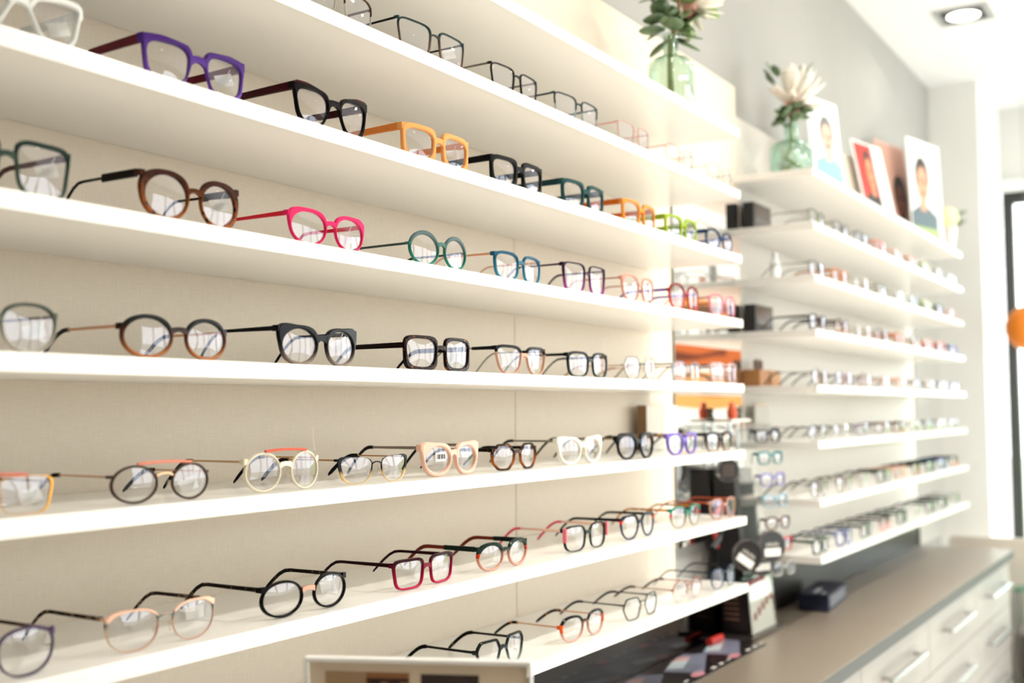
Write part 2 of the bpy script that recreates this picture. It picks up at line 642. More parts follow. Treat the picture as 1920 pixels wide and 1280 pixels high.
def outline(shape, n):
    """unit outline, u>0 is the temple side"""
    pts = []
    if shape in POLYS:
        P = POLYS[shape]
        for i in range(n):
            a = 2 * PI * i / n
            c, s = math.cos(a), math.sin(a)
            best = 1.0
            for k in range(len(P)):
                (x1, z1), (x2, z2) = P[k], P[(k + 1) % len(P)]
                dx, dz = x2 - x1, z2 - z1
                den = c * dz - s * dx
                if abs(den) < 1e-9:
                    continue
                t = (x1 * dz - z1 * dx) / den
                q = (x1 * s - z1 * c) / den
                if t > 0 and -1e-6 <= q <= 1 + 1e-6:
                    best = t
            pts.append((best * c, best * s))
        for _ in range(1):
            pts = [((pts[i - 1][0] + 4 * pts[i][0] + pts[(i + 1) % n][0]) / 6,
                    (pts[i - 1][1] + 4 * pts[i][1] + pts[(i + 1) % n][1]) / 6) for i in range(n)]
    else:
        e, tp, lf, pl = SHAPES[shape]
        for i in range(n):
            a = 2 * PI * i / n
            c, s = math.cos(a), math.sin(a)
            r = (abs(c) ** e + abs(s) ** e) ** (-1.0 / e)
            u, v = r * c, r * s
            u *= 1 + tp * v
            k = max(0.0, u) ** 2 * max(0.0, v + 0.15)
            v += lf * k
            u += pl * k
            pts.append((u, v))
    us = [p[0] for p in pts]
    vs_ = [p[1] for p in pts]
    u0, u1, v0, v1 = min(us), max(us), min(vs_), max(vs_)
    return [((2 * p[0] - u0 - u1) / (u1 - u0), (2 * p[1] - v0 - v1) / (v1 - v0)) for p in pts]


TIPS = {}


def build_glasses(sp, n=44):
    """returns dict part name -> list of (verts, faces, material, smooth, sub-part list)"""
    W, H = sp['W'], sp['H']
    ts, tt, tb, tn = [v * 0.001 for v in sp.get('t', (3.5, 4.5, 3, 3.5))]
    g = sp.get('g', 15) * 0.001
    dp = sp.get('dp', 4.2) * 0.001
    shape = sp['shape']
    out = outline(shape, n)
    inn = outline(sp.get('inner', shape), n)
    ew = (W - g) / 2 - sp.get('lug', 1.5) * 0.001
    a_o, b_o = ew / 2, H / 2
    a_i, b_i = (ew - ts - tn) / 2, (H - tt - tb) / 2
    co = (g / 2 + a_o, H / 2)
    ci = (g / 2 + tn + a_i, tb + b_i)
    kw = sp.get('wrap', 6) * 0.001 / (W / 2) ** 2

    def wr(x):
        return kw * x * x
    V, F, parts = [], [], []
    lenses = []
    for sd in (-1, 1):
        base = len(V)
        for i in range(n):
            po = Vector((sd * (co[0] + a_o * out[i][0]), co[1] + b_o * out[i][1]))
            pi_ = Vector((sd * (ci[0] + a_i * inn[i][0]), ci[1] + b_i * inn[i][1]))
            th = max((po - pi_).length, 1e-5)
            c = min(0.3 * th, 0.28 * dp)
            q1 = po.lerp(pi_, c / th)
            q2 = pi_.lerp(po, c / th)
            for p, y in ((po, dp), (po, c), (q1, 0), (q2, 0), (pi_, c), (pi_, dp)):
                V.append((p.x, y + wr(p.x), p.y))
        for i in range(n):
            j = (i + 1) % n
            for k in range(6):
                m_ = (k + 1) % 6
                f = (base + i * 6 + k, base + i * 6 + m_, base + j * 6 + m_, base + j * 6 + k)
                F.append(f if sd > 0 else f[::-1])
        # lens: slightly domed, 1.4 mm thick
        lv, lf = [], []
        yl = dp * 0.45
        for side, yo in ((0, 0.0), (1, 0.0014)):
            cc = (sd * ci[0], ci[1])
            lv.append((cc[0], yl + yo - 0.0016 + wr(cc[0]), cc[1]))
            for rr, bul in ((0.55, 0.0011), (1.012, 0.0)):
                for i in range(n):
                    x = sd * (ci[0] + rr * a_i * inn[i][0])
                    z = ci[1] + rr * b_i * inn[i][1]
                    lv.append((x, yl + yo - bul + wr(x), z))
        m1 = 1 + 2 * n
        for side in (0, 1):
            o_ = side * m1
            for i in range(n):
                j = (i + 1) % n
                t1 = (o_, o_ + 1 + i, o_ + 1 + j)
                t2 = (o_ + 1 + i, o_ + 1 + n + i, o_ + 1 + n + j, o_ + 1 + j)
                fl = (side == 0) == (sd > 0)
                lf.append(t1 if fl else t1[::-1])
                lf.append(t2 if fl else t2[::-1])
        for i in range(n):
            j = (i + 1) % n
            lf.append((1 + n + i, m1 + 1 + n + i, m1 + 1 + n + j, 1 + n + j))
        lenses.append((lv, lf))
        # end piece (lug) at the hinge
        zh = sp.get('zh', 0.80) * H
        lh = sp.get('lh', 7.0) * 0.0005
        # find the outer rim x at this height on the temple side
        xo = max(co[0] + a_o * p[0] for p in out if abs(co[1] + b_o * p[1] - zh) < 0.12 * H)
        b0 = len(V)
        x0, x1 = xo - min(ts, 0.004), W / 2
        if x1 - x0 < 0.002:
            x0 = x1 - 0.002
        for (x, ya, yb, hh) in ((x0, 0.0006, dp * 0.9, lh), (x1 - 0.0012, 0.0008, dp, lh), (x1, 0.0022, dp + 0.004, lh * 0.92)):
            for (y, z) in ((ya, zh - hh), (yb, zh - hh), (yb, zh + hh), (ya, zh + hh)):
                V.append((sd * x, y + wr(x), z))
        for k in range(2):
            for q in range(4):
                r_ = (q + 1) % 4
                f = (b0 + k * 4 + q, b0 + k * 4 + r_, b0 + k * 4 + 4 + r_, b0 + k * 4 + 4 + q)
                F.append(f[::-1] if sd > 0 else f)
        F.append(tuple(b0 + 8 + q for q in range(4)))
    # bridge
    bw = sp.get('bw', 5.0) * 0.0005
    zb = sp.get('zb', 0.64) * H
    arch = sp.get('arch', 2.5) * 0.001
    segs = 8
    b0 = len(V)
    xi = [min(p[0] for p in out if abs(co[1] + b_o * p[1] - zb) < 0.15 * H)]
    xe = co[0] + a_o * xi[0] + min(0.0016, tn * 0.6)
    bmat = sp.get('bridge')
    BV, BF = (V, F) if bmat is None else ([], [])
    b0 = len(BV)
    for k in range(segs + 1):
        t = -1 + 2 * k / segs
        x = t * xe
        zc = zb + arch * (1 - t * t)
        hw = bw * (1 + 0.5 * t * t)
        for (y, z) in ((0.0004, zc - hw), (dp * 0.92, zc - hw), (dp * 0.92, zc + hw), (0.0004, zc + hw)):
            BV.append((x, y + wr(x), z))
    for k in range(segs):
        for q in range(4):
            r_ = (q + 1) % 4
            BF.append((b0 + k * 4 + q, b0 + k * 4 + 4 + q, b0 + k * 4 + 4 + r_, b0 + k * 4 + r_))
    parts.append(('frame_front', V, F, sp['rim'], True, []))
    if bmat is not None:
        parts.append(('bridge', BV, BF, bmat, True, []))
    if sp.get('topbar'):
        tbv, tbf = tube_geo([(x, -0.0005 + wr(x), H * 1.0 + 0.001 + 0.0015 * (1 - (x / (W * 0.27)) ** 2)) for x in
                             [W * 0.27 * (-1 + k / 4.0) for k in range(9)]], 0.0017, 8)
        parts.append(('brow_bar', tbv, tbf, sp['topbar'], True, []))
    for lv, lf in lenses:
        parts.append(('lens', lv, lf, LENS, True, []))
    # temples
    tm, tipm = sp['temple'], sp.get('tip')
    L = sp.get('L', 140) * 0.001
    h0, h1, h2 = [v * 0.0005 for v in sp.get('th', (8, 5.0, 6.5))]
    tx = sp.get('tx', 3.2) * 0.0005
    zh = sp.get('zh', 0.80) * H
    drop = max(0.0, zh - h2 - 0.0002)
    for sd in (-1, 1):
        def ring(s):
            y = dp + 0.0025 + wr(W / 2) + s * (L - 0.004)
            x = sd * (W / 2 - 0.0012 - tx - 0.004 * s * s)
            k = min(max((s - 0.66) / 0.34, 0), 1)
            kk = k * k * (1.6 - 0.6 * k)
            hh = h0 + (h1 - h0) * min(s / 0.55, 1) if s < 0.6 else h1 + (h2 - h1) * min((s - 0.6) / 0.3, 1)
            if s > 0.985:
                hh *= 0.6
            return x, y, zh - drop * kk, hh
        def seg(s0, s1, m_):
            v, f = [], []
            for k in range(m_ + 1):
                x, y, z, hh = ring(s0 + (s1 - s0) * k / m_)
                ch = min(tx, hh) * 0.45
                for (dx, dz) in ((-tx, -hh + ch), (-tx, hh - ch), (-tx + ch, hh), (tx - ch, hh), (tx, hh - ch), (tx, -hh + ch), (tx - ch, -hh), (-tx + ch, -hh)):
                    v.append((x + dx, y, z + dz))
            for k in range(m_):
                for q in range(8):
                    r_ = (q + 1) % 8
                    f.append((k * 8 + q, k * 8 + r_, k * 8 + 8 + r_, k * 8 + 8 + q))
            f.append(tuple(reversed(range(8))))
            f.append(tuple(range(m_ * 8, m_ * 8 + 8)))
            return v, f
        cut = sp.get('cut', 0.62)
        if tipm is None:
            v, f = seg(0.0, 1.0, 14)
            parts.append(('temple', v, f, tm, False, []))
        else:
            v, f = seg(0.0, cut, 5)
            hb = (h0, h1)
            tx0 = tx
            tx = max(tx, 0.0013)
            if sp.get('tiph'):
                h1 = sp['tiph'] * 0.0005 * 0.8
                h2 = sp['tiph'] * 0.0005
                h0 = h1
                drop = max(0.0, zh - h2 - 0.0002)
            v2, f2 = seg(cut, 1.0, 10)
            h0, h1 = hb
            tx = tx0
            parts.append(('temple', v, f, tm, False, [('temple_tip', v2, f2, tipm, False)]))
    if sp.get('pads'):
        for sd in (-1, 1):
            pv, pf = [], []
            cx, cy, cz = sd * (g / 2 + 0.0005), dp + 0.004, H * 0.42
            for i in range(5):
                la = -PI / 2 + PI * i / 4
                for j in range(8):
                    lo = 2 * PI * j / 8
                    pv.append((cx + 0.0013 * math.cos(la) * math.cos(lo) + sd * 0.0004 * i, cy + 0.003 * math.cos(la) * math.sin(lo), cz - 0.006 * math.sin(la)))
            for i in range(4):
                for j in range(8):
                    k = (j + 1) % 8
                    pf.append((i * 8 + j, i * 8 + k, i * 8 + 8 + k, i * 8 + 8 + j))
            parts.append(('nose_pad', pv, pf, PADM, True, []))
    if sp.get('tag'):
        a = sp['tag'] if isinstance(sp['tag'], (int, float)) and not isinstance(sp['tag'], bool) else 0.35
        cx, cy, cz = W / 2 - 0.014, dp + 0.022, zh - 0.014
        v = []
        for yy in (-0.00025, 0.00025):
            for dx, dz in ((-0.009, -0.007), (0.009, -0.007), (0.009, 0.007), (-0.009, 0.007)):
                x = dx * math.cos(a) - dz * math.sin(a)
                z = dx * math.sin(a) + dz * math.cos(a)
                v.append((cx + x, cy + yy - x * 0.5, cz + z))
        f = [(0, 1, 2, 3), (7, 6, 5, 4), (0, 4, 5, 1), (1, 5, 6, 2), (2, 6, 7, 3), (3, 7, 4, 0)]
        sv, sf = tube_geo([(W / 2 - 0.004, cy, zh + 0.003), (W / 2 - 0.007, cy, zh - 0.002), (cx + 0.004, cy, cz + 0.006)], 0.0004, 5)
        parts.append(('price_tag', v, f, PAPER, False, [('tag_thread', sv, sf, PAPER, False)]))
    if sp.get('thread'):
        sv, sf = tube_geo([(W * 0.43, dp + 0.002, H * 0.98), (W * 0.42, dp + 0.003, H + 0.010), (W * 0.40, dp + 0.002, H + 0.024), (W * 0.395, dp + 0.002, H + 0.028)], [0.0005, 0.0005, 0.0005, 0.0011], 6)
        parts.append(('tag_thread', sv, sf, solid('EDE7D4', 0.5), True, []))
    return parts


PADM = thin_glass('nose pad', 'F3EFE8', base=0.25, edge=0.5, power=2.0, gloss='FFFFFF', rough=0.15)


def place_glasses(parts_src, loc, rz, label, group, cache=None, name='eyeglasses'):
    root = empty(name, loc, rz)
    for idx, (nm, v, f, mat, sm, subs) in enumerate(parts_src):
        key = (id(parts_src), idx)
        if cache is not None and key in cache:
            o = link(bpy.data.objects.new(nm, cache[key]), root)
        else:
            o = mesh_obj(nm, v, f, mat, root, sm)
            if cache is not None:
                cache[key] = o.data
        for k, (n2, v2, f2, m2, s2) in enumerate(subs):
            key2 = (id(parts_src), idx, k)
            if cache is not None and key2 in cache:
                link(bpy.data.objects.new(n2, cache[key2]), o)
            else:
                o2 = mesh_obj(n2, v2, f2, m2, o, s2)
                if cache is not None:
                    cache[key2] = o2.data
    tag(root, label, 'eyeglasses', group)
    return root


def A(h, alpha=1.0, rough=0.14):
    return frame_mat(h, alpha=alpha, rough=rough)


def G(top, bot, alpha=1.0):
    return frame_mat([(0.15, bot), (0.85, top)], alpha=alpha)


def S(*stops, alpha=1.0):
    return frame_mat(list(stops), 'CONSTANT', alpha=alpha)


def T(dark, light, amt, scale=170.0):
    return frame_mat(dark, tort=(light, amt), scale=scale)


def MT(h, rough=0.22):
    return frame_mat(h, metal=1.0, rough=rough)


BLK = A('100E10')
CHUNKY = dict(t=(5.5, 6.0, 4.5, 5.0), dp=5.0, th=(11, 9, 9), tx=4.2, lh=10, g=15, bw=7)
MID = dict(t=(3.5, 4.5, 3.0, 3.2), dp=4.2, th=(8, 5, 6), tx=3.2, lh=7, g=15, bw=5)
THIN = dict(t=(1.8, 2.0, 1.6, 1.8), dp=3.0, th=(3.4, 2.6, 4.0), tx=1.8, lh=4.5, g=17, bw=2.6, zb=0.72)
WIRE = dict(t=(1.1, 1.2, 1.1, 1.1), dp=1.8, th=(2.2, 1.8, 2.2), tx=1.2, lh=3.5, g=18, bw=1.6, zb=0.7, pads=True, tiph=5.5)
CLEAR = 0.38


def sp(base, **k):
    d = dict(base)
    d.update(k)
    return d


ROWS = {
 2: [
  (1.125, sp(THIN, W=.140, H=.043, shape='soft', t=(1.0, 2.0, .6, 1.0), rim=S((0, 'D8D2CA'), (.55, '5A4438')), temple=A('4B382E'), zh=.78), 'thin clear-bottomed glasses with a brown brow line, cut by the top picture edge'),
  (1.336, sp(THIN, W=.158, H=.048, shape='wide', t=(2.0, 2.4, 1.4, 3.4), rim=G('23393B', '8A6A5C'), temple=A('1F2223'), zh=.93, tag=.3), 'large slim square glasses shading from dark teal to brown'),
  (1.565, sp(THIN, W=.143, H=.043, shape='wide', t=(2.0, 2.0, 1.4, 3.4), rim=A('22221F', rough=.4), temple=MT('77746C', .4), zh=.93), 'slim matt black square glasses with grey metal temples'),
  (1.775, sp(THIN, W=.150, H=.045, shape='wide', t=(1.6, 2.2, .8, 2.2), rim=S((0, '9FB2B6'), (.5, '20343A')), temple=A('1C2A30'), zh=.92), 'slim blue-black browline glasses with clear lower rims on second shelf'),
  (2.007, sp(WIRE, W=.136, H=.046, shape='wide', rim=A('E9B9B4', .7), temple=A('E58D92'), tip=A('E7A7A2'), zh=.88), 'pale pink near-rimless glasses, nearer pair on second shelf'),
  (2.230, sp(WIRE, W=.136, H=.046, shape='soft', rim=A('EBC6BD', .6), temple=A('D39A8A'), tip=A('C98672'), zh=.84), 'pale peach near-rimless glasses between the pink and the colourless pair'),
  (2.455, sp(WIRE, W=.134, H=.046, shape='soft', rim=A('DAD9D2', .5), temple=A('7E9A92'), tip=A('BDBDB5'), zh=.80), 'colourless rimless glasses at the right end of second shelf'),
 ],
 3: [
  (0.662, sp(CHUNKY, W=.148, H=.052, shape='kite', rim=A('F3F4F2', .72), temple=A('E9ECEA', .6), tag=.3), 'chunky milky white glasses at the far left of third shelf'),
  (0.885, sp(CHUNKY, W=.146, H=.051, shape='geo', inner='soft', t=(5.5, 7, 3.5, 6), rim=frame_mat([(.1, '7A55B8'), (.9, '4A2A78')], alpha=.9), temple=A('5A1622'), zh=.86, tag=.3), 'chunky purple angular glasses with dark red temples'),
  (1.115, sp(CHUNKY, W=.142, H=.055, shape='kite', inner='cat', t=(6, 9, 4, 6), rim=frame_mat([(0, '0C0A0C'), (.93, '120C0E'), (.99, '5A1B1B')]), temple=A('3A0E14'), zh=.86), 'glossy black upswept glasses with dark red inner temples'),
  (1.346, sp(CHUNKY, W=.158, H=.051, shape='square', inner='soft', t=(6.5, 7, 4, 6.5), rim=frame_mat('F8B06A', alpha=.84), temple=frame_mat('E88A40', alpha=.9), zh=.86, tag=.2), 'chunky translucent apricot orange square glasses'),
  (1.571, sp(CHUNKY, W=.150, H=.048, shape='square', inner='soft', t=(5.5, 6.5, 4.5, 6), rim=A('161616', rough=.3), temple=A('131214'), zh=.86), 'chunky plain black square glasses on third shelf'),
  (1.798, sp(CHUNKY, W=.152, H=.048, shape='square', inner='soft', t=(5, 6, 3.5, 5), rim=A('274A4C', .9), temple=A('1E3A3E'), zh=.86), 'chunky dark petrol teal square glasses'),
  (2.029, sp(CHUNKY, W=.150, H=.048, shape='square', inner='soft', t=(5, 6, 3, 5), rim=A('EE9A44', .85), temple=A('CC6420'), zh=.86), 'amber brown square glasses between the teal and lime pairs'),
  (2.235, sp(CHUNKY, W=.152, H=.048, shape='square', inner='soft', t=(5, 5.5, 3.5, 5), rim=A('9DB73A', .92), temple=A('8CA52C'), zh=.86), 'lime green square glasses on third shelf'),
  (2.450, sp(MID, W=.148, H=.048, shape='panto', t=(4, 5, 2.5, 5), rim=G('15233F', '33598A'), temple=A('15397A'), zh=.80), 'navy blue glasses at the right end of third shelf'),
 ],
 4: [
  (0.652, sp(MID, W=.146, H=.053, shape='wide', t=(3.2, 4.5, 2.2, 3), rim=G('20302A', '53645A'), temple=A('5A3A3A'), zh=.86, tag=.3), 'dark green glasses at the far left of fourth shelf'),
  (0.881, sp(MID, W=.148, H=.054, shape='panto', inner='round', t=(7, 5.5, 3.5, 3.5), rim=frame_mat([(.1, '9A5626'), (.8, '3A1C10')], tort=('2A120A', .42)), temple=A('17100E'), tip=A('17100E'), cut=.4, th=(9, 9, 3.4), tiph=3.6, zh=.86, tag=.2), 'brown tortoiseshell round glasses with thick black hinge pieces'),
  (1.108, sp(MID, W=.146, H=.046, shape='cat', inner='oval', t=(5, 4.5, 2.4, 3), rim=frame_mat('F0306E', alpha=.9), temple=A('D9283C'), th=(6, 4, 4), zh=.80, tag=.2), 'hot pink cat-eye glasses with red temples'),
  (1.351, sp(MID, W=.140, H=.050, shape='round', t=(3.2, 6.0, 2.6, 3.2), rim=frame_mat([(0, '3E9E86'), (.45, '2C7A6A'), (.8, '5E7274')], alpha=.9), temple=MT('4A5658', .4), tip=A('202426'), th=(3.4, 3, 3.4), tiph=4.4, zh=.58, lh=4, g=13, tag=.5), 'round teal green glasses with slim dark metal temples'),
  (1.572, sp(MID, W=.148, H=.045, shape='soft', t=(4, 4.5, 2.6, 3), rim=frame_mat([(.2, '3D93B0'), (.8, '1D5A78')], alpha=.85), temple=MT('E0A582'), tip=A('E2B49A'), th=(3.6, 2.6, 2.6), tiph=3.4, zh=.86, tag=.2), 'sea blue glasses with rose gold temples'),
  (1.799, sp(MID, W=.148, H=.052, shape='wide', t=(4.2, 2.4, 2.4, 2.4), rim=frame_mat([(.1, 'A8479C'), (.55, '4A1E44'), (.9, '261026')]), temple=MT('3A1C30', .4), tip=A('2E1626'), th=(3.4, 2.8, 3), tiph=4.5, zh=.90, bw=3), 'large dark plum glasses with magenta lower rims'),
  (2.019, sp(MID, W=.146, H=.052, shape='cat', inner='panto', t=(4, 3.4, 2.4, 2.6), rim=A('EBB5A0', .6), temple=MT('B98468', .35), tip=A('C79F8E'), th=(3, 2.5, 2.6), tiph=3.6, zh=.84), 'pale peach translucent glasses on fourth shelf'),
  (2.243, sp(MID, W=.146, H=.056, shape='panto', t=(5, 5, 3, 4), rim=frame_mat([(.2, 'D8401C'), (.85, '7A1410')], alpha=.92), temple=A('5B3FA6'), th=(6, 5, 5), zh=.72, thread=True), 'deep red glasses with violet temples'),
  (2.462, sp(MID, W=.142, H=.052, shape='panto', t=(2.6, 3, 2.4, 2.6), rim=A('F0A3B0', .55), temple=A('A4602E'), th=(4, 3, 4), zh=.80), 'clear pink glasses at the right end of fourth shelf'),
 ],
 5: [
  (0.640, sp(MID, W=.142, H=.047, shape='panto', t=(2.6, 3.4, 2, 2.4), rim=frame_mat([(.2, 'D8D2C4'), (.8, '5D6459')], alpha=.6), temple=MT('6B5A4A'), tip=A('3A302A'), th=(3, 2.4, 3), tiph=4.5, zh=.76, tag=True), 'see-through grey glasses at the far left of fifth shelf'),
  (0.861, sp(MID, W=.146, H=.046, shape='oval', inner='round', t=(3.6, 4.4, 3, 3.2), rim=frame_mat([(.1, 'B06A34'), (.45, '5A3320'), (.75, '14110F')]), temple=MT('CFA182'), tip=A('121112'), th=(3.6, 3, 3), tiph=5.5, zh=.70, g=17), 'round glasses fading black to amber with rose gold temples'),
  (1.092, sp(CHUNKY, W=.150, H=.050, shape='cat2', inner='round', t=(7, 6, 3, 4), rim=frame_mat([(.05, '8A7A6E'), (.35, '3A3330'), (.55, '0E0D0E')]), temple=A('131214'), th=(6, 4, 5), tx=3, lh=8, zh=.86, g=14, tag=.6), 'black cat-eye glasses with smoky grey lower rims'),
  (1.349, sp(CHUNKY, W=.156, H=.049, shape='square', inner='soft', t=(4.5, 4.5, 4.5, 4.5), rim=T('1C0E0A', '9A4A16', .36), temple=T('140B09', '8A4414', .30), th=(8, 7, 5), tx=3, zh=.70, lh=8, g=17, bw=5, tag=True), 'dark tortoiseshell square glasses at the middle of fifth shelf'),
  (1.580, sp(MID, W=.152, H=.046, shape='tear', t=(2.4, 4.5, 2, 3), rim=S((0, 'D9A68E'), (.74, '151414'), alpha=.92), temple=A('16171A'), tip=MT('8A8A7A', .4), cut=.3, th=(6, 4, 3), tiph=3, zh=.88, tag=.2), 'black-browed glasses with clear peach lower rims'),
  (1.808, sp(MID, W=.150, H=.045, shape='soft', t=(4, 4.2, 2.6, 3.2), rim=frame_mat([(.1, '2C3A2C'), (.7, '0F1110')]), temple=T('111010', '6A4A2A', .2), th=(5, 4, 3), zh=.86, thread=True), 'black-green squarish glasses with a tag thread on fifth shelf'),
  (2.021, sp(WIRE, W=.138, H=.044, shape='hex', t=(1.6, 1.6, 1.6, 1.6), rim=A('B9B4A8', .6), temple=MT('D9A98E'), tip=A('C9A78E'), zh=.60), 'clear hexagonal glasses with a rose gold bridge'),
  (2.247, sp(THIN, W=.146, H=.043, shape='panto', t=(2.4, 2.8, 1.6, 2.4), rim=frame_mat([(.2, 'E0DCD8'), (.85, 'AEB2B4')], alpha=.5), temple=A('263430'), tip=A('7A6A52'), zh=.84, tiph=4), 'colourless glasses with dark green temples on fifth shelf'),
  (2.462, sp(MID, W=.144, H=.047, shape='wide', t=(2.8, 3, 2.4, 2.6), rim=A('E8CFC8', .5), temple=A('3E3630'), th=(4, 3, 4), zh=.84), 'blush clear glasses at the right end of fifth shelf'),
 ],
 6: [
  (0.645, sp(WIRE, W=.140, H=.036, shape='wide', t=(3.0, .6, .6, .6), rim=MT('C98E34'), temple=MT('8A6A54'), tip=A('1A1512'), topbar=A('C9705E'), zh=.80, tag=True), 'gold-sided rimless glasses at the far left of sixth shelf'),
  (0.850, sp(WIRE, W=.132, H=.040, shape='round', t=(2.6, 2.4, 2.4, 2.4), dp=3.0, rim=A('4A3A30'), temple=MT('D9AC86'), tip=A('14110F'), topbar=A('D98872'), bridge=MT('B98C6C'), zh=.72, tag=True), 'dark brown round glasses with a coral top bar'),
  (1.036, sp(MID, W=.130, H=.047, shape='round', t=(2.8, 2.6, 2.4, 2.6), dp=3.2, rim=A('E9DFC8'), temple=MT('C9A070'), tip=A('15141A'), th=(2.4, 2, 2.4), tx=1.4, tiph=5.5, topbar=A('D4604A'), bridge=MT('C9AE8A'), zh=.78, g=17, thread=True, pads=True), 'cream round glasses with a red-brown top bar and tag thread'),
  (1.210, sp(WIRE, W=.146, H=.036, shape='cat2', inner='tear', t=(5.5, 1.4, 1.0, 1.0), rim=frame_mat([(.1, 'E2C08E'), (.35, 'C9A870'), (.5, '14100E')]), temple=MT('B98A5A'), tip=A('15141C'), tiph=7, zh=.88), 'narrow black and gold half-rim cat-eye glasses'),
  (1.391, sp(CHUNKY, W=.142, H=.050, shape='cat2', inner='round', t=(8, 7, 5.5, 4), dp=6, rim=A('F1C3AE', rough=.25), temple=MT('8A8078', .35), tip=A('1A1714'), th=(4.5, 3.5, 4), tx=1.6, tiph=6, zh=.84, g=10, sticker=True), 'chunky pale pink cat-eye glasses with a barcode sticker'),
  (1.570, sp(MID, W=.136, H=.042, shape='oct', t=(3.6, 3.6, 3.2, 3.2), rim=frame_mat([(.05, '2A1A10'), (.3, 'B5672A'), (.7, '1C100C')], tort=('A85E22', .40)), temple=T('17100D', '8A4A1C', .3), th=(6, 4.5, 5), zh=.78), 'tortoiseshell octagonal glasses on sixth shelf'),
  (1.791, sp(CHUNKY, W=.160, H=.049, shape='cat2', inner='round', t=(9, 6, 4, 4), dp=6, rim=A('EFEDE0', rough=.25), temple=MT('8A8678', .35), tip=A('3A362E'), th=(4, 3, 4), tx=1.6, tiph=6, zh=.84, g=13), 'ivory white cat-eye glasses on sixth shelf'),
  (2.017, sp(CHUNKY, W=.154, H=.050, shape='hepta', inner='oval', t=(5, 6, 3.5, 4), dp=6, rim=frame_mat('211F20', rough=.3), temple=MT('9A866A', .35), tip=A('2A2522'), th=(4, 3, 4), tx=1.6, tiph=6, zh=.80, g=13), 'matt black seven-sided glasses on sixth shelf'),
  (2.241, sp(CHUNKY, W=.156, H=.046, shape='cat', inner='panto', t=(6, 5.5, 3, 4), dp=6, rim=A('7C6ABF', rough=.25), temple=MT('B98F62', .35), tip=A('2A2522'), th=(4, 3, 4), tx=1.6, tiph=6, zh=.86, g=13), 'lavender purple cat-eye glasses on sixth shelf'),
  (2.447, sp(MID, W=.150, H=.044, shape='soft', t=(4, 5, 3, 4), dp=6, rim=frame_mat([(.1, 'A08A78'), (.6, '3C3A3A')], rough=.3), temple=A('1F1D1C'), th=(5, 4, 5), zh=.84), 'grey-black glasses at the right end of sixth shelf'),
 ],
 7: [
  (0.648, sp(MID, W=.144, H=.046, shape='panto', t=(2.4, 2.8, 2, 2.2), dp=3, rim=A('4E3E5A'), temple=T('3A241A', '8A5228', .4), th=(4, 3.4, 5), zh=.82, pads=True), 'dusky purple glasses at the bottom left of seventh shelf'),
  (0.853, sp(WIRE, W=.150, H=.043, shape='cat', inner='panto', t=(2.2, 2.6, 1.2, 1.4), dp=2.4, rim=frame_mat([(.1, 'C9A08A'), (.55, 'D9AE96'), (.72, '2E4A52'), (.8, 'E0B49A')], metal=.4, rough=.3), temple=T('2A201A', '7A6248', .42), th=(4.5, 4, 5), tx=2.4, tip=None, zh=.86, tag=.1), 'rose gold cat-eye wire glasses with mottled temples'),
  (1.077, sp(MID, W=.154, H=.044, shape='round', inner='oval', t=(3.8, 3.4, 3.2, 3.2), rim=A('0F0D10'), temple=T('17110E', '6A4A34', .36), th=(5.5, 4.5, 6), bridge=MT('D9A58E'), zh=.82, g=19, tag=.2), 'black round glasses with a rose metal bridge'),
  (1.324, sp(MID, W=.146, H=.042, shape='wide', t=(3.6, 4, 2.6, 3.2), rim=frame_mat([(.1, 'C0244E'), (.6, '8A1436'), (.9, '2E0A14')], alpha=.94), temple=T('24090E', '8A5A5A', .25), th=(5.5, 4, 5), zh=.84, tag=.5), 'crimson glasses with dark mottled temples'),
  (1.533, sp(MID, W=.148, H=.043, shape='panto', inner='round', t=(4.5, 5, 2.6, 3), rim=frame_mat([(.15, 'E3A490'), (.5, 'C9907C'), (.66, '16281F')], alpha=.95, accent=('B8381C', .5, .66)), temple=A('16211E'), tip=A('6E2614'), cut=.42, th=(8, 7, 6), tiph=7, zh=.82, tag=.2), 'green-browed glasses with orange and peach lower rims'),
  (1.805, sp(MID, W=.148, H=.045, shape='soft', t=(3.2, 2.8, 1.6, 1.8), rim=S((0, '16241E'), (.9, '1A2620')), temple=A('EFC9B4'), tip=A('F0637A'), th=(5, 4, 6), zh=.84, g=17, pink=True), 'dark green thin-rimmed glasses with pink outer edges and blush temples'),
  (2.020, sp(MID, W=.156, H=.046, shape='hepta', inner='panto', t=(4, 3.4, 2.4, 3), rim=frame_mat([(.3, '26355C'), (.85, '141826')], accent=('C22A1E', .66, .80)), temple=A('131316'), th=(6, 4.5, 5), zh=.84), 'navy angular glasses with small red accents'),
  (2.251, sp(MID, W=.142, H=.045, shape='panto', t=(3.2, 3, 1.6, 2.4), rim=frame_mat([(.3, 'B8B09A'), (.6, '147A62')], accent=('C9304A', .5, .68)), temple=T('7A3E12', 'D98A2A', .5), th=(5, 4, 5), zh=.84), 'emerald-topped glasses with orange tortoiseshell temples'),
  (2.462, sp(MID, W=.146, H=.046, shape='panto', t=(2.8, 2.8, 2.2, 2.6), rim=A('E3B7A6', .5), temple=A('B8593E'), th=(4, 3, 4), zh=.84), 'clear blush glasses at the right end of seventh shelf'),
 ],
 8: [
  (1.524, sp(MID, W=.138, H=.048, shape='hepta', t=(3.4, 3.8, 2.2, 3), rim=frame_mat([(.1, 'A9B9B4'), (.5, '37474A'), (.75, '121415')], tort=('5E8A86', .28)), temple=A('1C1B1A'), tip=T('121110', '6A6254', .3), cut=.66, th=(4, 3.4, 5), tiph=7, zh=.70), 'black and grey-green angular glasses nearest on the lowest shelf'),
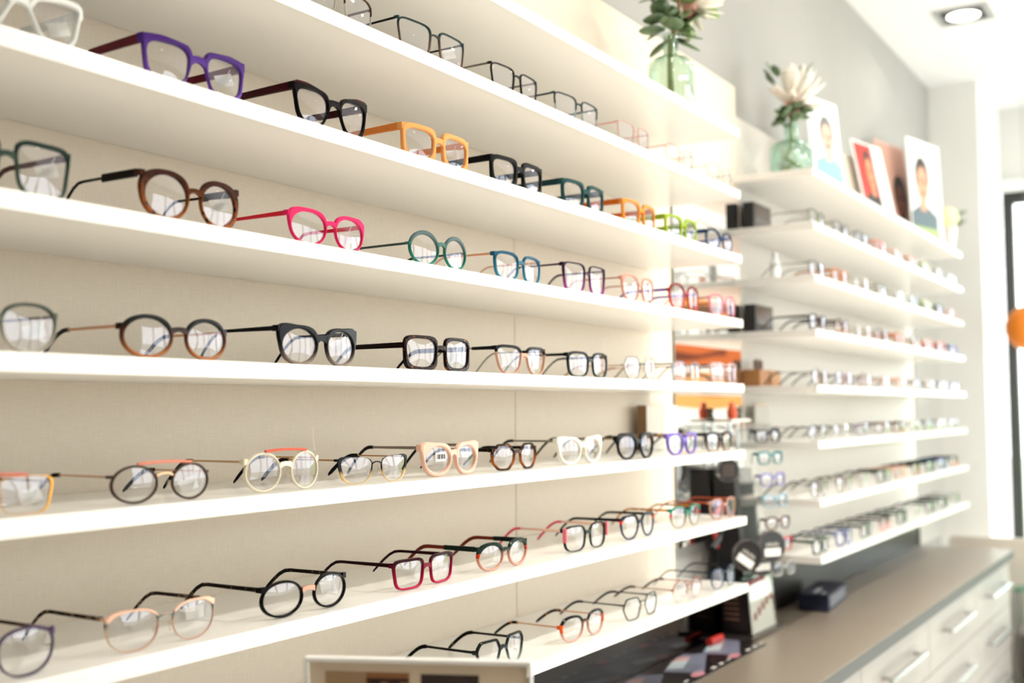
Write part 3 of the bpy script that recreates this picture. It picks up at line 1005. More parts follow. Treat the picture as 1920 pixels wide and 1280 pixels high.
  (1.793, sp(MID, W=.150, H=.044, shape='panto', t=(5.0, 4.4, 2, 2.6), rim=frame_mat([(.3, 'E2B09E'), (.62, '9A7468'), (.72, '131216')], alpha=.95, accent=('E0561E', .42, .72)), temple=MT('D9A98E'), tip=T('1C120C', 'B06A24', .4), th=(3, 2.4, 3), tx=1.6, tiph=6, zh=.64), 'black-browed glasses with orange sides and rose gold temples'),
  (2.026, sp(WIRE, W=.146, H=.042, shape='hex', t=(1.6, 2.4, 1.4, 1.4), dp=2.4, rim=A('15261C'), temple=A('161614'), th=(3, 2.4, 3), tip=A('17120F'), zh=.74), 'slim black-green hexagonal wire glasses on the lowest shelf'),
  (2.253, sp(WIRE, W=.138, H=.045, shape='round', t=(1.4, 1.4, 1.4, 1.4), dp=2.2, rim=frame_mat([(.3, 'D9C2B4'), (.6, '9A4A32')], metal=.5, rough=.3), temple=MT('A85A40'), tip=A('4A1E18'), zh=.62), 'round copper wire glasses on the lowest shelf'),
  (2.455, sp(THIN, W=.142, H=.046, shape='panto', t=(2.4, 2.6, 1.6, 2.4), rim=G('20324A', '6A8694', .8), temple=A('1C2430'), zh=.84), 'blue-grey glasses at the right end of the lowest shelf'),
 ]}
for s_, row in ROWS.items():
    for (x, spec, label) in row:
        parts = build_glasses(spec, 44 if x < 1.9 else 32)
        off = 0.014 if s_ < 6 else 0.022
        root = place_glasses(parts, (x, YF + off, SH1[s_ - 1] + 0.0004), random.uniform(-.05, .02), label, None)
        if spec.get('sticker'):
            ff = [c for c in root.children if c.name.startswith('lens')][0]
            st = empty_sticker = box('barcode_sticker', (-.044, .0012, .022), (-.020, .0016, .034), PAPER, ff)
            bm = bmesh.new()
            for k in range(9):
                add_box(bm, (-.042 + k * .0023, .0008, .025), (-.042 + k * .0023 + .0006 + .0006 * (k % 3), .00115, .032))
            bm_obj('barcode', bm, solid('2A2A2A', .6), ff)
        if spec.get('pink'):
            ff = [c for c in root.children if c.name.startswith('frame_front')][0]
            for sd in (-1, 1):
                b_ = [-.0745, -.0705] if sd < 0 else [.0705, .0745]
                box('side_accent', (b_[0], .0015, .018), (b_[1], .009, .042), A('F07C8C'), ff, .001)

# far rack: lower resolution pairs, alike pairs share their meshes
FAR = {
 'clear green': sp(THIN, W=.142, H=.044, shape='soft', t=(2.2, 2.4, 1.8, 2.2), rim=frame_mat([(.2, 'A9C488'), (.8, '66785A')], alpha=.7), temple=MT('8A8078', .4)),
 'smoky grey': sp(THIN, W=.142, H=.044, shape='wide', t=(2.2, 2.6, 1.4, 2.2), rim=A('6A6F6A', .8), temple=MT('77746C', .4)),
 'blue-tinted': sp(THIN, W=.142, H=.044, shape='soft', t=(2.2, 2.6, 1.6, 2.2), rim=frame_mat([(.2, '6AA0B8'), (.8, '4A5A60')], alpha=.8), temple=MT('8A8A88', .4)),
 'coral red': sp(MID, W=.144, H=.045, shape='soft', rim=A('E08468', .75), temple=A('C8795E')),
 'blush': sp(MID, W=.144, H=.045, shape='panto', t=(2.8, 3, 2.2, 2.6), rim=A('EEC9B8', .6), temple=A('E0B7A2')),
 'amber': sp(MID, W=.146, H=.046, shape='panto', rim=A('D07A2C', .8), temple=A('B8621E')),
 'black': sp(MID, W=.146, H=.046, shape='panto', rim=A('26231F'), temple=A('1C1A18')),
 'brown': sp(MID, W=.146, H=.047, shape='round', rim=frame_mat([(.2, 'A8764A'), (.8, '3A2A1E')]), temple=A('3A2A20')),
 'colourless': sp(MID, W=.142, H=.045, shape='panto', t=(2.6, 2.8, 2.2, 2.6), rim=A('DEDCD2', .5), temple=A('C9C4B8')),
 'yellow-green': sp(MID, W=.144, H=.045, shape='soft', rim=A('B9C86A', .8), temple=A('8A9A5A')),
 'dark wire': sp(WIRE, W=.140, H=.046, shape='round', t=(1.8, 1.8, 1.6, 1.6), rim=A('34363A'), temple=MT('6A6660', .4), tip=A('3A3630')),
 'silver wire': sp(WIRE, W=.140, H=.044, shape='soft', t=(1.6, 1.6, 1.4, 1.4), rim=MT('B9B9B4', .3), temple=MT('8A8880', .4), tip=A('2A2826')),
 'lilac wire': sp(WIRE, W=.140, H=.044, shape='panto', t=(1.8, 1.8, 1.6, 1.6), rim=A('8A80A8', .8), temple=MT('8A8880', .4), tip=A('2A2826')),
 'tortoise wire': sp(WIRE, W=.142, H=.045, shape='panto', t=(2, 2, 1.8, 1.8), rim=T('3A2416', '9A5A24', .4), temple=MT('9A8468', .4), tip=A('2A1E16')),
 'dark green': sp(MID, W=.146, H=.044, shape='soft', rim=A('1C3A2E'), temple=A('16382C'), zh=.86),
 'grey-green': sp(MID, W=.146, H=.044, shape='wide', rim=A('5A6A62', .8), temple=A('1E2E2A'), zh=.86),
 'rosy': sp(MID, W=.144, H=.045, shape='panto', rim=frame_mat([(.3, 'E08A86'), (.8, '2E2A2A')]), temple=A('2E2824'), zh=.86),
 'indigo': sp(MID, W=.144, H=.045, shape='soft', rim=A('4A5A9A', .85), temple=A('3A4670'), zh=.86)}
FROWS = {
 1: ['clear green', 'smoky grey', 'blue-tinted', 'coral red', 'blush', 'amber', 'yellow-green', 'colourless', 'silver wire'],
 2: ['smoky grey', 'amber', 'colourless', 'clear green', 'silver wire', 'blue-tinted', 'yellow-green', 'dark green', 'blush'],
 3: ['black', 'brown', 'colourless', 'smoky grey', 'amber', 'clear green', 'blush', 'coral red', 'indigo'],
 4: ['dark wire', 'lilac wire', 'tortoise wire', 'silver wire', 'blush', 'dark wire', 'colourless', 'tortoise wire', 'blue-tinted'],
 5: ['dark wire', 'silver wire', 'lilac wire', 'tortoise wire', 'brown', 'colourless', 'clear green', 'silver wire', 'lilac wire'],
 6: ['dark wire', 'tortoise wire', 'silver wire', 'grey-green', 'blush', 'brown', 'dark green', 'indigo', 'rosy'],
 7: ['dark green', 'indigo', 'grey-green', 'rosy', 'dark green', 'silver wire', 'grey-green', 'black', 'dark wire']}
farparts = {k: build_glasses(v, 22) for k, v in FAR.items()}
cache = {}
for r_, row in FROWS.items():
    for k, nm in enumerate(row):
        place_glasses(farparts[nm], (3.185 + 0.2375 * k + random.uniform(-.01, .01), YF + (.014 if r_ < 5 else .022), SH2[r_] + 0.0004), random.uniform(-.06, .03),
                      '%s glasses, %s from the left on %s shelf of the far rack' % (nm, ORD[k], ORD[r_] if r_ < 7 else 'the lowest'),
                      None, cache)

# ------------------------------------------------------------------ vases with flowers
VASE = bpy.data.materials.new('vase glass')
VASE.use_nodes = True
_b = VASE.node_tree.nodes['Principled BSDF']
_b.inputs['Base Color'].default_value = lin('E4F2EC')
_b.inputs['Transmission Weight'].default_value = 1.0
_b.inputs['Roughness'].default_value = 0.02
_b.inputs['IOR'].default_value = 1.45
GLASSV = thin_glass('vase thin glass', 'F0F7F3', base=0.06, edge=0.7, power=2.0, gloss='CCE2D7')


def leaf_mesh(name, L, Wd, mat, cup=0.15, n=6):
    v, f = [], []
    for i in range(n + 1):
        t = i / n
        wd = Wd * math.sin(PI * min(max(t, 0.02), 0.98)) ** 0.6
        z = cup * L * t * t
        for s in (-1, 0, 1):
            v.append((s * wd / 2, L * t, z + (0.12 * wd if s else 0)))
    for i in range(n):
        for j in range(2):
            a = i * 3 + j
            f.append((a, a + 1, a + 4, a + 3))
    m = len(v)
    v += [(x, y, z - 0.0006) for (x, y, z) in v]
    f += [tuple(reversed([q + m for q in ff])) for ff in f[:]]
    for i in range(n):
        f.append((i * 3, i * 3 + 3, i * 3 + 3 + m, i * 3 + m))
        f.append((i * 3 + 2 + m, i * 3 + 5 + m, i * 3 + 5, i * 3 + 2))
    me = bpy.data.meshes.new(name)
    me.from_pydata(v, [], f)
    me.polygons.foreach_set('use_smooth', [True] * len(me.polygons))
    me.materials.append(mat)
    return me


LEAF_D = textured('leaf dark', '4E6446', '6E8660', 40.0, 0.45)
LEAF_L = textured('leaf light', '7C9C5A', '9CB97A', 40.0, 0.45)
lm_d = [leaf_mesh('leaf', .044, .038, LEAF_D), leaf_mesh('leaf', .036, .032, LEAF_D), leaf_mesh('leaf', .048, .024, LEAF_D)]
lm_l = [leaf_mesh('leaf', .044, .038, LEAF_L), leaf_mesh('leaf', .038, .026, LEAF_L)]
petal_m = leaf_mesh('petal', .062, .017, solid('FBF6EC', .5), cup=.35)
petal_s = leaf_mesh('petal', .045, .014, solid('F6EBDF', .5), cup=.2)


def bottle(root, r, hb, hn):
    rn = r * 0.33
    prof = [(0.001, 0.003), (r * .93, 0.003), (r, .009), (r, hb * .80), (r * .95, hb * .90), (r * .75, hb * .985), (rn * 1.15, hb * 1.04), (rn, hb * 1.10),
            (rn, hb + hn - .004), (rn * 1.2, hb + hn - .002), (rn * 1.2, hb + hn), (rn * .85, hb + hn), (rn * .85, hb * 1.08), (r * .70, hb * .97), (r * .92, hb * .79), (r * .93, .007), (0.001, .006)]
    return lathe('bottle', prof, GLASSV, root, 36)


def orient(o, d, roll=0.0):
    d = Vector(d).normalized()
    o.rotation_euler = (d.to_track_quat('Y', 'Z').to_matrix().to_4x4() @ Matrix.Rotation(roll, 4, 'Y')).to_euler()


def protea(root, c, axis, k, sc=1.0):
    ax = Vector(axis).normalized()
    for ring_, (num, spread, mesh, mm) in enumerate(((7, .22, petal_m, .95), (10, .55, petal_m, 1.0), (11, .95, petal_m, .95), (9, 1.5, petal_s, 1.1))):
        for i in range(num):
            a = 2 * PI * i / num + ring_ * .4
            t = ax.orthogonal().normalized()
            q = Matrix.Rotation(a, 3, ax) @ t
            d = ax * math.cos(spread) + q * math.sin(spread)
            o = link(bpy.data.objects.new('petal', mesh), root)
            o.location = Vector(c) + d * .008
            o.scale = (sc * mm,) * 3
            orient(o, d, random.uniform(-.3, .3))
    s = lathe('flower_base', [(.001, -.03), (.008, -.026), (.014, -.012), (.012, .006), (.001, .012)], solid('E2A898', .5), root, 16, None)
    s.location = c
    s.scale = (sc, sc, sc)


# bottle on the near rack
v1 = empty('flower_vase', (2.272, -0.18, SH1[0] + .0005))
bottle(v1, .050, .108, .054)
for k, (dx, m_) in enumerate(((-.004, solid('8A8A4A', .5)), (.004, solid('7A8246', .5)))):
    tube('stem', [(dx * 2, 0, .006), (dx, .002, .08), (dx, 0, .16)], .0045, m_, v1)
tube('stem', [(.004, 0, .15), (.012, -.01, .175), (.024, -.012, .20), (.022, -.01, .25), (.03, -.01, .31)], .004, solid('9A6A44', .6), v1)
rl = random.Random(3)
for i in range(46):
    h = rl.uniform(.150, .270)
    a = rl.uniform(0, 2 * PI)
    rr = rl.uniform(.004, .03)
    right = math.cos(a) > 0.0 and h > .18
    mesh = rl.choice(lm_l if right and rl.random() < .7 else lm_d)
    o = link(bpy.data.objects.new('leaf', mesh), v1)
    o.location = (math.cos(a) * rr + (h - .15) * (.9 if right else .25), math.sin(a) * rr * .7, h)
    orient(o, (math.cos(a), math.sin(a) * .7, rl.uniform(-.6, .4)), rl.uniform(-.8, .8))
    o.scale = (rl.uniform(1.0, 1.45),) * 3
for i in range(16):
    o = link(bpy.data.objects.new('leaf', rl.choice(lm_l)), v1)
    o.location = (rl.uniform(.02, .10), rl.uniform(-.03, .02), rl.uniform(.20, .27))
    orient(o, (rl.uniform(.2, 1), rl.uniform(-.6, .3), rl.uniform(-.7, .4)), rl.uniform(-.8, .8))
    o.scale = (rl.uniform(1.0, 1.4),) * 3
protea(v1, (.062, -.02, .245), (.5, -.5, .25), 0, 1.15)
tube('stem', [(.004, 0, .15), (.02, -.005, .20), (.06, -.015, .235)], .004, solid('7A8A4A', .5), v1)
tag(v1, 'clear glass bottle of green eucalyptus leaves on the near rack top shelf', 'vase')

# bottle with the white protea on the far rack
v2 = empty('flower_vase', (3.245, -0.13, SH2[0] + .0005))
bottle(v2, .062, .110, .055)
tube('stem', [(0, 0, .165), (.004, 0, .10), (-.030, .01, .06), (.02, -.02, .04), (.038, .01, .055), (.0, .03, .030), (-.03, 0, .022), (.01, -.03, .014), (.035, .0, .020)],
     .005, solid('9AA05E', .5), v2, 7)
tube('stem', [(0, 0, .15), (-.002, 0, .19), (.004, 0, .215)], .005, solid('8A9A5A', .5), v2)
protea(v2, (.006, -.005, .225), (.10, -.40, 1.0), 1, 1.65)
for i in range(30):
    a = rl.uniform(0, 2 * PI)
    h = rl.choice((rl.uniform(.165, .215), rl.uniform(.165, .215), rl.uniform(.285, .315)))
    o = link(bpy.data.objects.new('leaf', rl.choice(lm_d)), v2)
    rr = .012 if h < .25 else .045
    o.location = (math.cos(a) * rr, math.sin(a) * rr, h)
    orient(o, (math.cos(a), math.sin(a), rl.uniform(-.6, .3) if h < .25 else 1.0), rl.uniform(-.8, .8))
    o.scale = (rl.uniform(.9, 1.25),) * 3
tag(v2, 'glass bottle with a big white protea at the left of the portrait cards', 'vase')


# ------------------------------------------------------------------ portrait cards on top of the far rack
def card(x, y, rz, wd, ht, lean, border, label, prints, thick=.004, name='portrait_card'):
    o = empty(name, (x, y, SH2[0] + .0005), rz)
    o.rotation_euler = (lean, 0, rz)
    box('card', (-wd / 2, 0, 0), (wd / 2, thick, ht), border, o, .0005)
    for k, (nm, poly, col) in enumerate(prints):
        prism(nm, poly, -.0002 - .0004 * (k + 1), .0001, solid(col, .55), o)
    tag(o, label, 'photo card', 'portrait cards on the far rack')
    return o


def face_prints(wd, ht, cx, bgc, hair, skin, shirt, low=None, fz=.60, s=1.0, margin=.008):
    pr = [('printed_background', [(-wd / 2 + margin, margin), (wd / 2 - margin, margin), (wd / 2 - margin, ht - margin), (-wd / 2 + margin, ht - margin)], bgc)]
    z = ht * fz
    rx, rz_ = ht * .155 * s, ht * .22 * s
    x0, x1 = max(-wd / 2 + margin, cx - rx * 2.2), min(wd / 2 - margin, cx + rx * 2.2)
    pr.append(('printed_shirt', [(x0, margin), (x1, margin), (x1, z - rz_ * 1.6), (cx + rx * .5, z - rz_ * 1.15), (cx - rx * .5, z - rz_ * 1.15), (x0, z - rz_ * 1.6)], shirt))
    pr.append(('printed_hair', ell(cx, z + rz_ * .25, rx * 1.12, rz_ * 1.05), hair))
    pr.append(('printed_neck', [(cx - rx * .45, z - rz_ * 1.45), (cx + rx * .45, z - rz_ * 1.45), (cx + rx * .5, z - rz_ * .5), (cx - rx * .5, z - rz_ * .5)], skin))
    pr.append(('printed_face', ell(cx, z - rz_ * .12, rx * .92, rz_ * .92), skin))
    for sx in (-1, 1):
        pr.append(('printed_eye', ell(cx + sx * rx * .4, z, rx * .17, rz_ * .06, 10), '4A3028'))
        pr.append(('printed_brow', [(cx + sx * rx * .4 - rx * .24, z + rz_ * .14), (cx + sx * rx * .4 + rx * .24, z + rz_ * .14), (cx + sx * rx * .4 + rx * .2, z + rz_ * .19), (cx + sx * rx * .4 - rx * .2, z + rz_ * .19)], hair))
    pr.append(('printed_nose', [(cx - rx * .10, z - rz_ * .34), (cx + rx * .10, z - rz_ * .34), (cx, z - rz_ * .02)], 'C98F78'))
    pr.append(('printed_mouth', ell(cx, z - rz_ * .56, rx * .32, rz_ * .07, 14), 'A8564A'))
    if low:
        pr.append(('printed_band', [(x0, margin), (x1, margin), (x1, ht * .17), (x0, ht * .17)], low))
    return pr


WCARD = solid('F8F8F6', .5)
card(3.56, -.05, -.2, .12, .15, -.08, WCARD, 'small blank white card behind the protea bottle', [])
card(3.515, -.165, -.22, .19, .30, -.09, WCARD, 'white portrait card of a dark-haired person in a pale blue top',
     face_prints(.19, .30, .01, 'EEF2F5', '7A7674', 'E2BCA8', '8FB4BE', fz=.60, s=.80))
card(3.86, -.055, -.2, .07, .075, -.10, solid('B99A80', .6), 'little brown card between the two nearer portrait cards', [])
card(3.94, -.13, -.2, .15, .22, -.20, solid('E0D2C2', .6), 'plain beige tent card left of the red portrait card', [])
card(4.06, -.185, -.22, .22, .275, -.20, WCARD, 'red-backed portrait card with a wide white right margin',
     [(n, [(px * .62 - .038, pz) for px, pz in p], c) for n, p, c in face_prints(.22, .275, .03, 'C83A32', '4A3430', 'DE9670', '3A3638', fz=.60, s=1.05)])
card(4.77, -.085, -.2, .28, .42, -.10, solid('D0A898', .5), 'brown-toned portrait card of a dark face, half hidden behind others',
     face_prints(.28, .42, .05, 'BE9484', '1C1412', '6E3A24', '14121A', fz=.45, s=.85))
card(4.915, -.165, -.22, .30, .44, -.04, WCARD, 'tall white portrait card of a short-haired person, rightmost of the cards',
     face_prints(.30, .44, -.03, 'F0F0EE', '3A3432', 'DFA488', '5E7078', low='A3BC74', fz=.60, s=.85))

# pot with round yellow flower
pt = empty('flower_pot', (5.155, -.18, SH2[0] + .0005))
lathe('pot', [(.001, 0), (.036, 0), (.050, .11), (.047, .11), (.034, .006), (.001, .006)], solid('D9D2CC', .25), pt, 28)
lathe('soil', [(.001, .095), (.0455, .095), (.001, .0951)], solid('4A3C30', .9), pt, 20)
bm = bmesh.new()
bmesh.ops.create_icosphere(bm, subdivisions=3, radius=.045)
for v in bm.verts:
    v.co *= 1 + .06 * math.sin(v.co.x * 400) * math.sin(v.co.z * 420)
fl = bm_obj('flower_head', bm, solid('EEF0B8', .6), pt, True)
fl.location = (-.03, -.02, .145)
tube('stem', [(0, 0, .09), (-.02, 0, .12), (-.04, -.01, .14)], .004, LEAF_D, pt)
for i in range(26):
    a = rl.uniform(0, 2 * PI)
    o = link(bpy.data.objects.new('leaf', rl.choice(lm_d)), pt)
    o.location = (.035 + math.cos(a) * .02 + rl.uniform(0, .03), -.02 + math.sin(a) * .02, rl.uniform(.11, .17))
    orient(o, (math.cos(a) * .8, math.sin(a) * .8, rl.uniform(-.1, .9)), rl.uniform(-.8, .8))
tube('stem', [(0, 0, .09), (.03, -.01, .12), (.05, -.02, .16)], .003, LEAF_D, pt)
tag(pt, 'pale flower pot with a yellow ball flower and green sprig on the far shelf end', 'flower pot')

# ------------------------------------------------------------------ small things on the far rack
def plaque(z, label):
    o = empty('display_plaque', (3.222, -.03, z + .0005), 0)
    box('plaque_block', (-.075, -.016, 0), (.075, .016, .082), solid('1F1D1D', .3), o, .002)
    box('face_plate', (-.068, -.0168, .006), (.068, -.0158, .076), solid('33302F', .15), o)
    box('lettering_band', (-.05, -.0174, .03), (.05, -.0166, .037), solid('6A625C', .4), o)
    tag(o, label, 'plaque', 'black plaques')


plaque(SH2[1], 'black display plaque on the second shelf at the left of the far rack')
plaque(SH2[3], 'black display plaque on the fourth shelf at the left of the far rack')
wb = empty('wooden_holder', (3.23, -.034, SH2[4] + .0005), 0)
box('wooden_block', (-.085, -.022, 0), (.085, .03, .048), textured('wood block', 'A8703E', 'B98250', 8, .5, stretch=(1, 1, 12)), wb, .002)
box('wooden_box', (.0, -.026, .0), (.082, -.0225, .042), textured('wood front', 'C08A58', 'CC9866', 8, .5, stretch=(1, 1, 12)), wb, .001)
for k in range(5):
    tube('screwdriver', [(-.07 + k * .016, 0, .045), (-.07 + k * .016, 0, .075 + .006 * (k % 2))], .003, solid(['8A6A54', '5A5550', '9A7A5A'][k % 3], .4), wb)
tag(wb, 'wooden block holding small screwdrivers on the fifth far shelf', 'tool holder')
sb = empty('spray_bottle', (3.165, -.10, SH2[2] + .0005))
lathe('bottle_body', [(.001, 0), (.014, 0), (.015, .003), (.015, .05), (.008, .058), (.008, .064), (.001, .064)], solid('F6F8FA', .15), sb, 20)
lathe('cap', [(.0095, .060), (.0095, .078), (.001, .079)], solid('EDEFF2', .2), sb, 20)
tag(sb, 'small white spray bottle at the left end of the third far shelf', 'bottle')
ch = empty('card_holder', (3.24, -.03, SH2[5] + .0005), 0)
box('clear_panel', (-.07, -.003, 0), (.07, .003, .105), ACRYLIC, ch)
box('printed_sheet', (-.064, .0035, .004), (.064, .0042, .099), solid('CDBDB2', .6), ch)
box('clear_foot', (-.07, -.03, 0), (.07, -.0031, .003), ACRYLIC, ch)
tag(ch, 'pale pink card in a clear holder on the sixth far shelf', 'card holder')

# cream box at the back of the sixth near shelf
bx = empty('carton', (2.505, -.03, SH1[5] + .0005))
box('carton_body', (-.088, -.012, 0), (.088, .012, .104), solid('E4DED2', .6), bx, .001)
box('kraft_side', (-.0886, -.0115, .0005), (-.0879, .0115, .1035), solid('8A6A48', .7), bx)
box('flap_line', (-.004, -.0126, .01), (-.002, -.0119, .096), solid('CFC6B8', .6), bx)
tag(bx, 'cream carton with a brown side at the back of the sixth near shelf', 'box')

# ------------------------------------------------------------------ accessory tower in front of the mirror
tw = empty('display_tower', (3.0, -.06, COUNTER_Z + .0005))


def hexa(name, b, t, mat, parent):
    """b, t: (x0,x1,y0,y1,z) bottom and top rectangles"""
    v = []
    for (x0, x1, y0, y1, z) in (b, t):
        v += [(x0, y0, z), (x1, y0, z), (x1, y1, z), (x0, y1, z)]
    f = [(3, 2, 1, 0), (4, 5, 6, 7), (0, 1, 5, 4), (1, 2, 6, 5), (2, 3, 7, 6), (3, 0, 4, 7)]
    return mesh_obj(name, v, f, mat, parent)


hexa('tower_body', (-.06, .115, -.025, .05, .012), (-.105, .035, -.005, .05, .45), solid('171416', .35), tw)
hexa('side_label', (-.0625, -.0605, -.015, .045, .03), (-.0765, -.0745, -.01, .045, .165), solid('241D1C', .4), tw)
box('base_plate', (-.09, -.045, 0), (.15, .052, .011), solid('5A5650', .12, metal=.6), tw, .001)
hexa('front_card', (-.055, .125, -.0335, -.0305, .014), (-.065, .095, -.0265, -.0235, .15), solid('EDE9DE', .4), tw)
for k in range(5):
    tube('red_script', [(-.045 + k * .03, -.0335, .050 + .010 * k), (-.035 + k * .03, -.033, .070 + .010 * k), (-.026 + k * .03, -.0335, .048 + .010 * k), (-.014 + k * .03, -.033, .062 + .010 * k)], .0018, solid('C8493A', .5), tw, 5)
for k in range(5):
    box('printed_line', (-.0675 - k * .0012, .0, .05 + k * .014), (-.064 - k * .0012, .04, .054 + k * .014), solid('8A6A58', .6), tw)
for k, dx in enumerate((-.06, .0)):
    tube('post', [(dx, .02, .45), (dx, .02, .575)], .004, CHROME, tw, 8)
box('top_tray', (-.10, -.005, .575), (.04, .045, .583), solid('E4DCD2', .3), tw, .001)
hexa('acrylic_front', (-.07, .12, -.0405, -.0385, .014), (-.11, .04, -.0145, -.0125, .57), ACRYLIC, tw)
tag(tw, 'black wedge-shaped accessory tower standing on the counter before the tall mirror', 'display stand')

# reading glasses hooked on the front of the tower
RGB_ = dict(W=.118, H=.036, L=24)
RG = {
 'pale blue': sp(MID, shape='soft', rim=A('9FC4D2', .8), temple=A('5A7A86'), **RGB_),
 'turquoise': sp(MID, shape='soft', rim=A('3E8E92', .85), temple=A('26484C'), **RGB_),
 'lilac': sp(MID, shape='soft', rim=A('8E86C4', .85), temple=A('3A3658'), **RGB_),
 'red': sp(MID, shape='wide', rim=A('C8322C', .9), temple=A('A4241E'), **RGB_),
 'brown': sp(MID, shape='panto', rim=T('4A2A1A', 'A86A34', .4), temple=A('3A2418'), **RGB_),
 'black': sp(MID, shape='square', rim=A('1A1A1C'), temple=A('151517'), **RGB_),
 'clear': sp(MID, shape='soft', rim=A('D6D6D0', .6), temple=A('8A8A84'), **RGB_)}
RGL = [('black', .520), ('turquoise', .462), ('lilac', .404), ('pale blue', .346), ('brown', .288), ('red', .230), ('clear', .165)]
for k, (nm, zz) in enumerate(RGL):
    pr = build_glasses(RG[nm], 24)
    t_ = zz / .57
    place_glasses(pr, (3.045 - .075 * t_, -.168 + .03 * t_, COUNTER_Z + zz), -.25, '%s reading glasses hooked on the accessory tower, %s from its top' % (nm, ORD[k]), None, name='reading_glasses')

# round black tins and cords hung on the side of the tower
DISCM = solid('161314', .3)


def disc(x, y, z, rz, r, roll, label, sticker):
    o = empty('round_tin', (x, y, z), rz)
    d = lathe('tin', [(.001, -.006), (r * .96, -.006), (r, -.004), (r, .004), (r * .96, .006), (.001, .006)], DISCM, o, 32)
    d.rotation_euler = (PI / 2, 0, 0)
    rim_ = lathe('tin_rim', [(r * .99, -.0068), (r * 1.02, -.0068), (r * 1.02, .0068), (r * .99, .0068), (r * .99, -.0068)], solid('6A625E', .3), o, 32)
    rim_.rotation_euler = (PI / 2, 0, 0)
    if sticker:
        s = box('white_sticker', (-r * .62, -.0072, -r * .62), (r * .62, -.0062, -r * .12), PAPER, o)
        s.rotation_euler = (0, roll, 0)
        for k in range(5):
            t = box('pale_mark', (-r * .5 + k * r * .21, -.0072, r * .02), (-r * .5 + k * r * .21 + r * .12, -.0062, r * .22 + r * .05 * (k % 2)), solid('B9B2AC', .5), o)
            t.rotation_euler = (0, roll, 0)
    else:
        for k in range(5):
            box('printed_line', (-r * .6, -.0068, -r * .5 + k * r * .22), (r * .6, -.0062, -r * .44 + k * r * .22), solid('6A5648', .5), o)
    tag(o, label, 'tin', 'round black tins on the tower')


disc(2.845, -.07, 1.432, -.7, .030, 0, 'round black tin with brown lettering hung high on the tower', False)
disc(2.925, -.155, 1.232, -.6, .040, 0, 'round black tin with white sticker, upper of the three low ones', True)
disc(2.862, -.112, 1.212, -.75, .040, .6, 'round black tin with a tilted white sticker, left of the low ones', True)
disc(2.925, -.128, 1.192, -.6, .038, 0, 'round black tin with white sticker, lower one half hidden', True)


def cord(pts, r, mat, label, name='eyeglass_cord'):
    o = tube(name, pts, r, mat, None, 8)
    tag(o, label, 'cord')


RED = solid('B8281E', .4)
cord([(2.885, -.035, 1.34), (2.85, -.03, 1.31), (2.835, -.035, 1.27), (2.84, -.04, 1.23)], .007, RED, 'red spectacle cord hanging loosely on the tower side')
cord([(2.885, -.055, 1.33), (2.86, -.055, 1.29), (2.82, -.055, 1.26), (2.785, -.05, 1.235)], .008, solid('141214', .4), 'black spectacle cord hanging on the tower side')
cord([(2.86, -.095, 1.128), (2.90, -.10, 1.133), (2.94, -.105, 1.138), (2.985, -.11, 1.14)], .006, solid('7A1420', .4), 'dark red cord lying across the tower above its base')
cord([(2.86, -.095, 1.148), (2.90, -.10, 1.153), (2.94, -.105, 1.158)], .006, solid('1F4038', .4), 'dark green cord lying above the dark red one')
cord([(2.80, -.03, .9935), (2.84, -.027, .9935), (2.88, -.03, .9935)], .0095, RED, 'red stub of a pen lying on the counter by the tower', 'red_pen')
# little ornament on top
og = empty('ornament', (2.95, -.045, COUNTER_Z + .5842))
lathe('orange_body', [(.001, 0), (.012, 0), (.015, .018), (.010, .030), (.001, .034)], solid('C8502A', .4), og, 16)
ob = lathe('green_body', [(.001, 0), (.017, 0), (.013, .014), (.017, .028), (.001, .030)], solid('3E4430', .5), og, 16)
ob.location = (.032, 0, 0)
lathe('orange_head', [(.001, .030), (.008, .034), (.009, .041), (.001, .047)], solid('D86A42', .4), og, 16)
tag(og, 'small orange and green ornament on top of the accessory tower', 'ornament')

# navy box on the counter
nb = empty('navy_box', (3.60, -.085, COUNTER_Z + .0005), .10)
box('box_body', (-.15, -.045, 0), (.15, .045, .05), solid('262B40', .6, spec=.25), nb, .002)
box('lid_lettering', (-.11, -.004, .0497), (-.02, .010, .0506), solid('C9CCD6', .4), nb)
box('lid_mark', (-.13, -.03, .0497), (-.09, -.018, .0506), solid('A9AEBC', .4), nb)
bm = bmesh.new()
for k in range(7):
    xx = -.12 + k * .036
    add_box(bm, (xx, -.0462, .010), (xx + .006, -.0449, .042))
    add_box(bm, (xx, -.0462, .010), (xx + .022, -.0449, .014))
    add_box(bm, (xx, -.0462, .038), (xx + .022, -.0449, .042))
    add_box(bm, (xx + .016, -.0462, .010), (xx + .022, -.0449, .042))
bm_obj('silver_lettering', bm, solid('A9AAB0', .4), nb)
tag(nb, 'flat navy box with silver lettering on the counter beside the tower', 'box')

# printed mat on the counter
mt = empty('counter_mat', (2.42, -.0745, COUNTER_Z + .0003))
box('mat_sheet', (-.50, -.068, 0), (.49, .073, .002), solid('211D1E', .3), mt)


def patch(poly, colr, k, nm):
    n = len(poly)
    z0, z1 = .0018, .0022 + .0002 * k
    v = [(x, y, z0) for x, y in poly] + [(x, y, z1) for x, y in poly]
    f = [tuple(range(n, 2 * n)), tuple(reversed(range(n)))] + [(i, (i + 1) % n, (i + 1) % n + n, i + n) for i in range(n)]
    mesh_obj(nm, v, f, solid(colr, .35), mt)


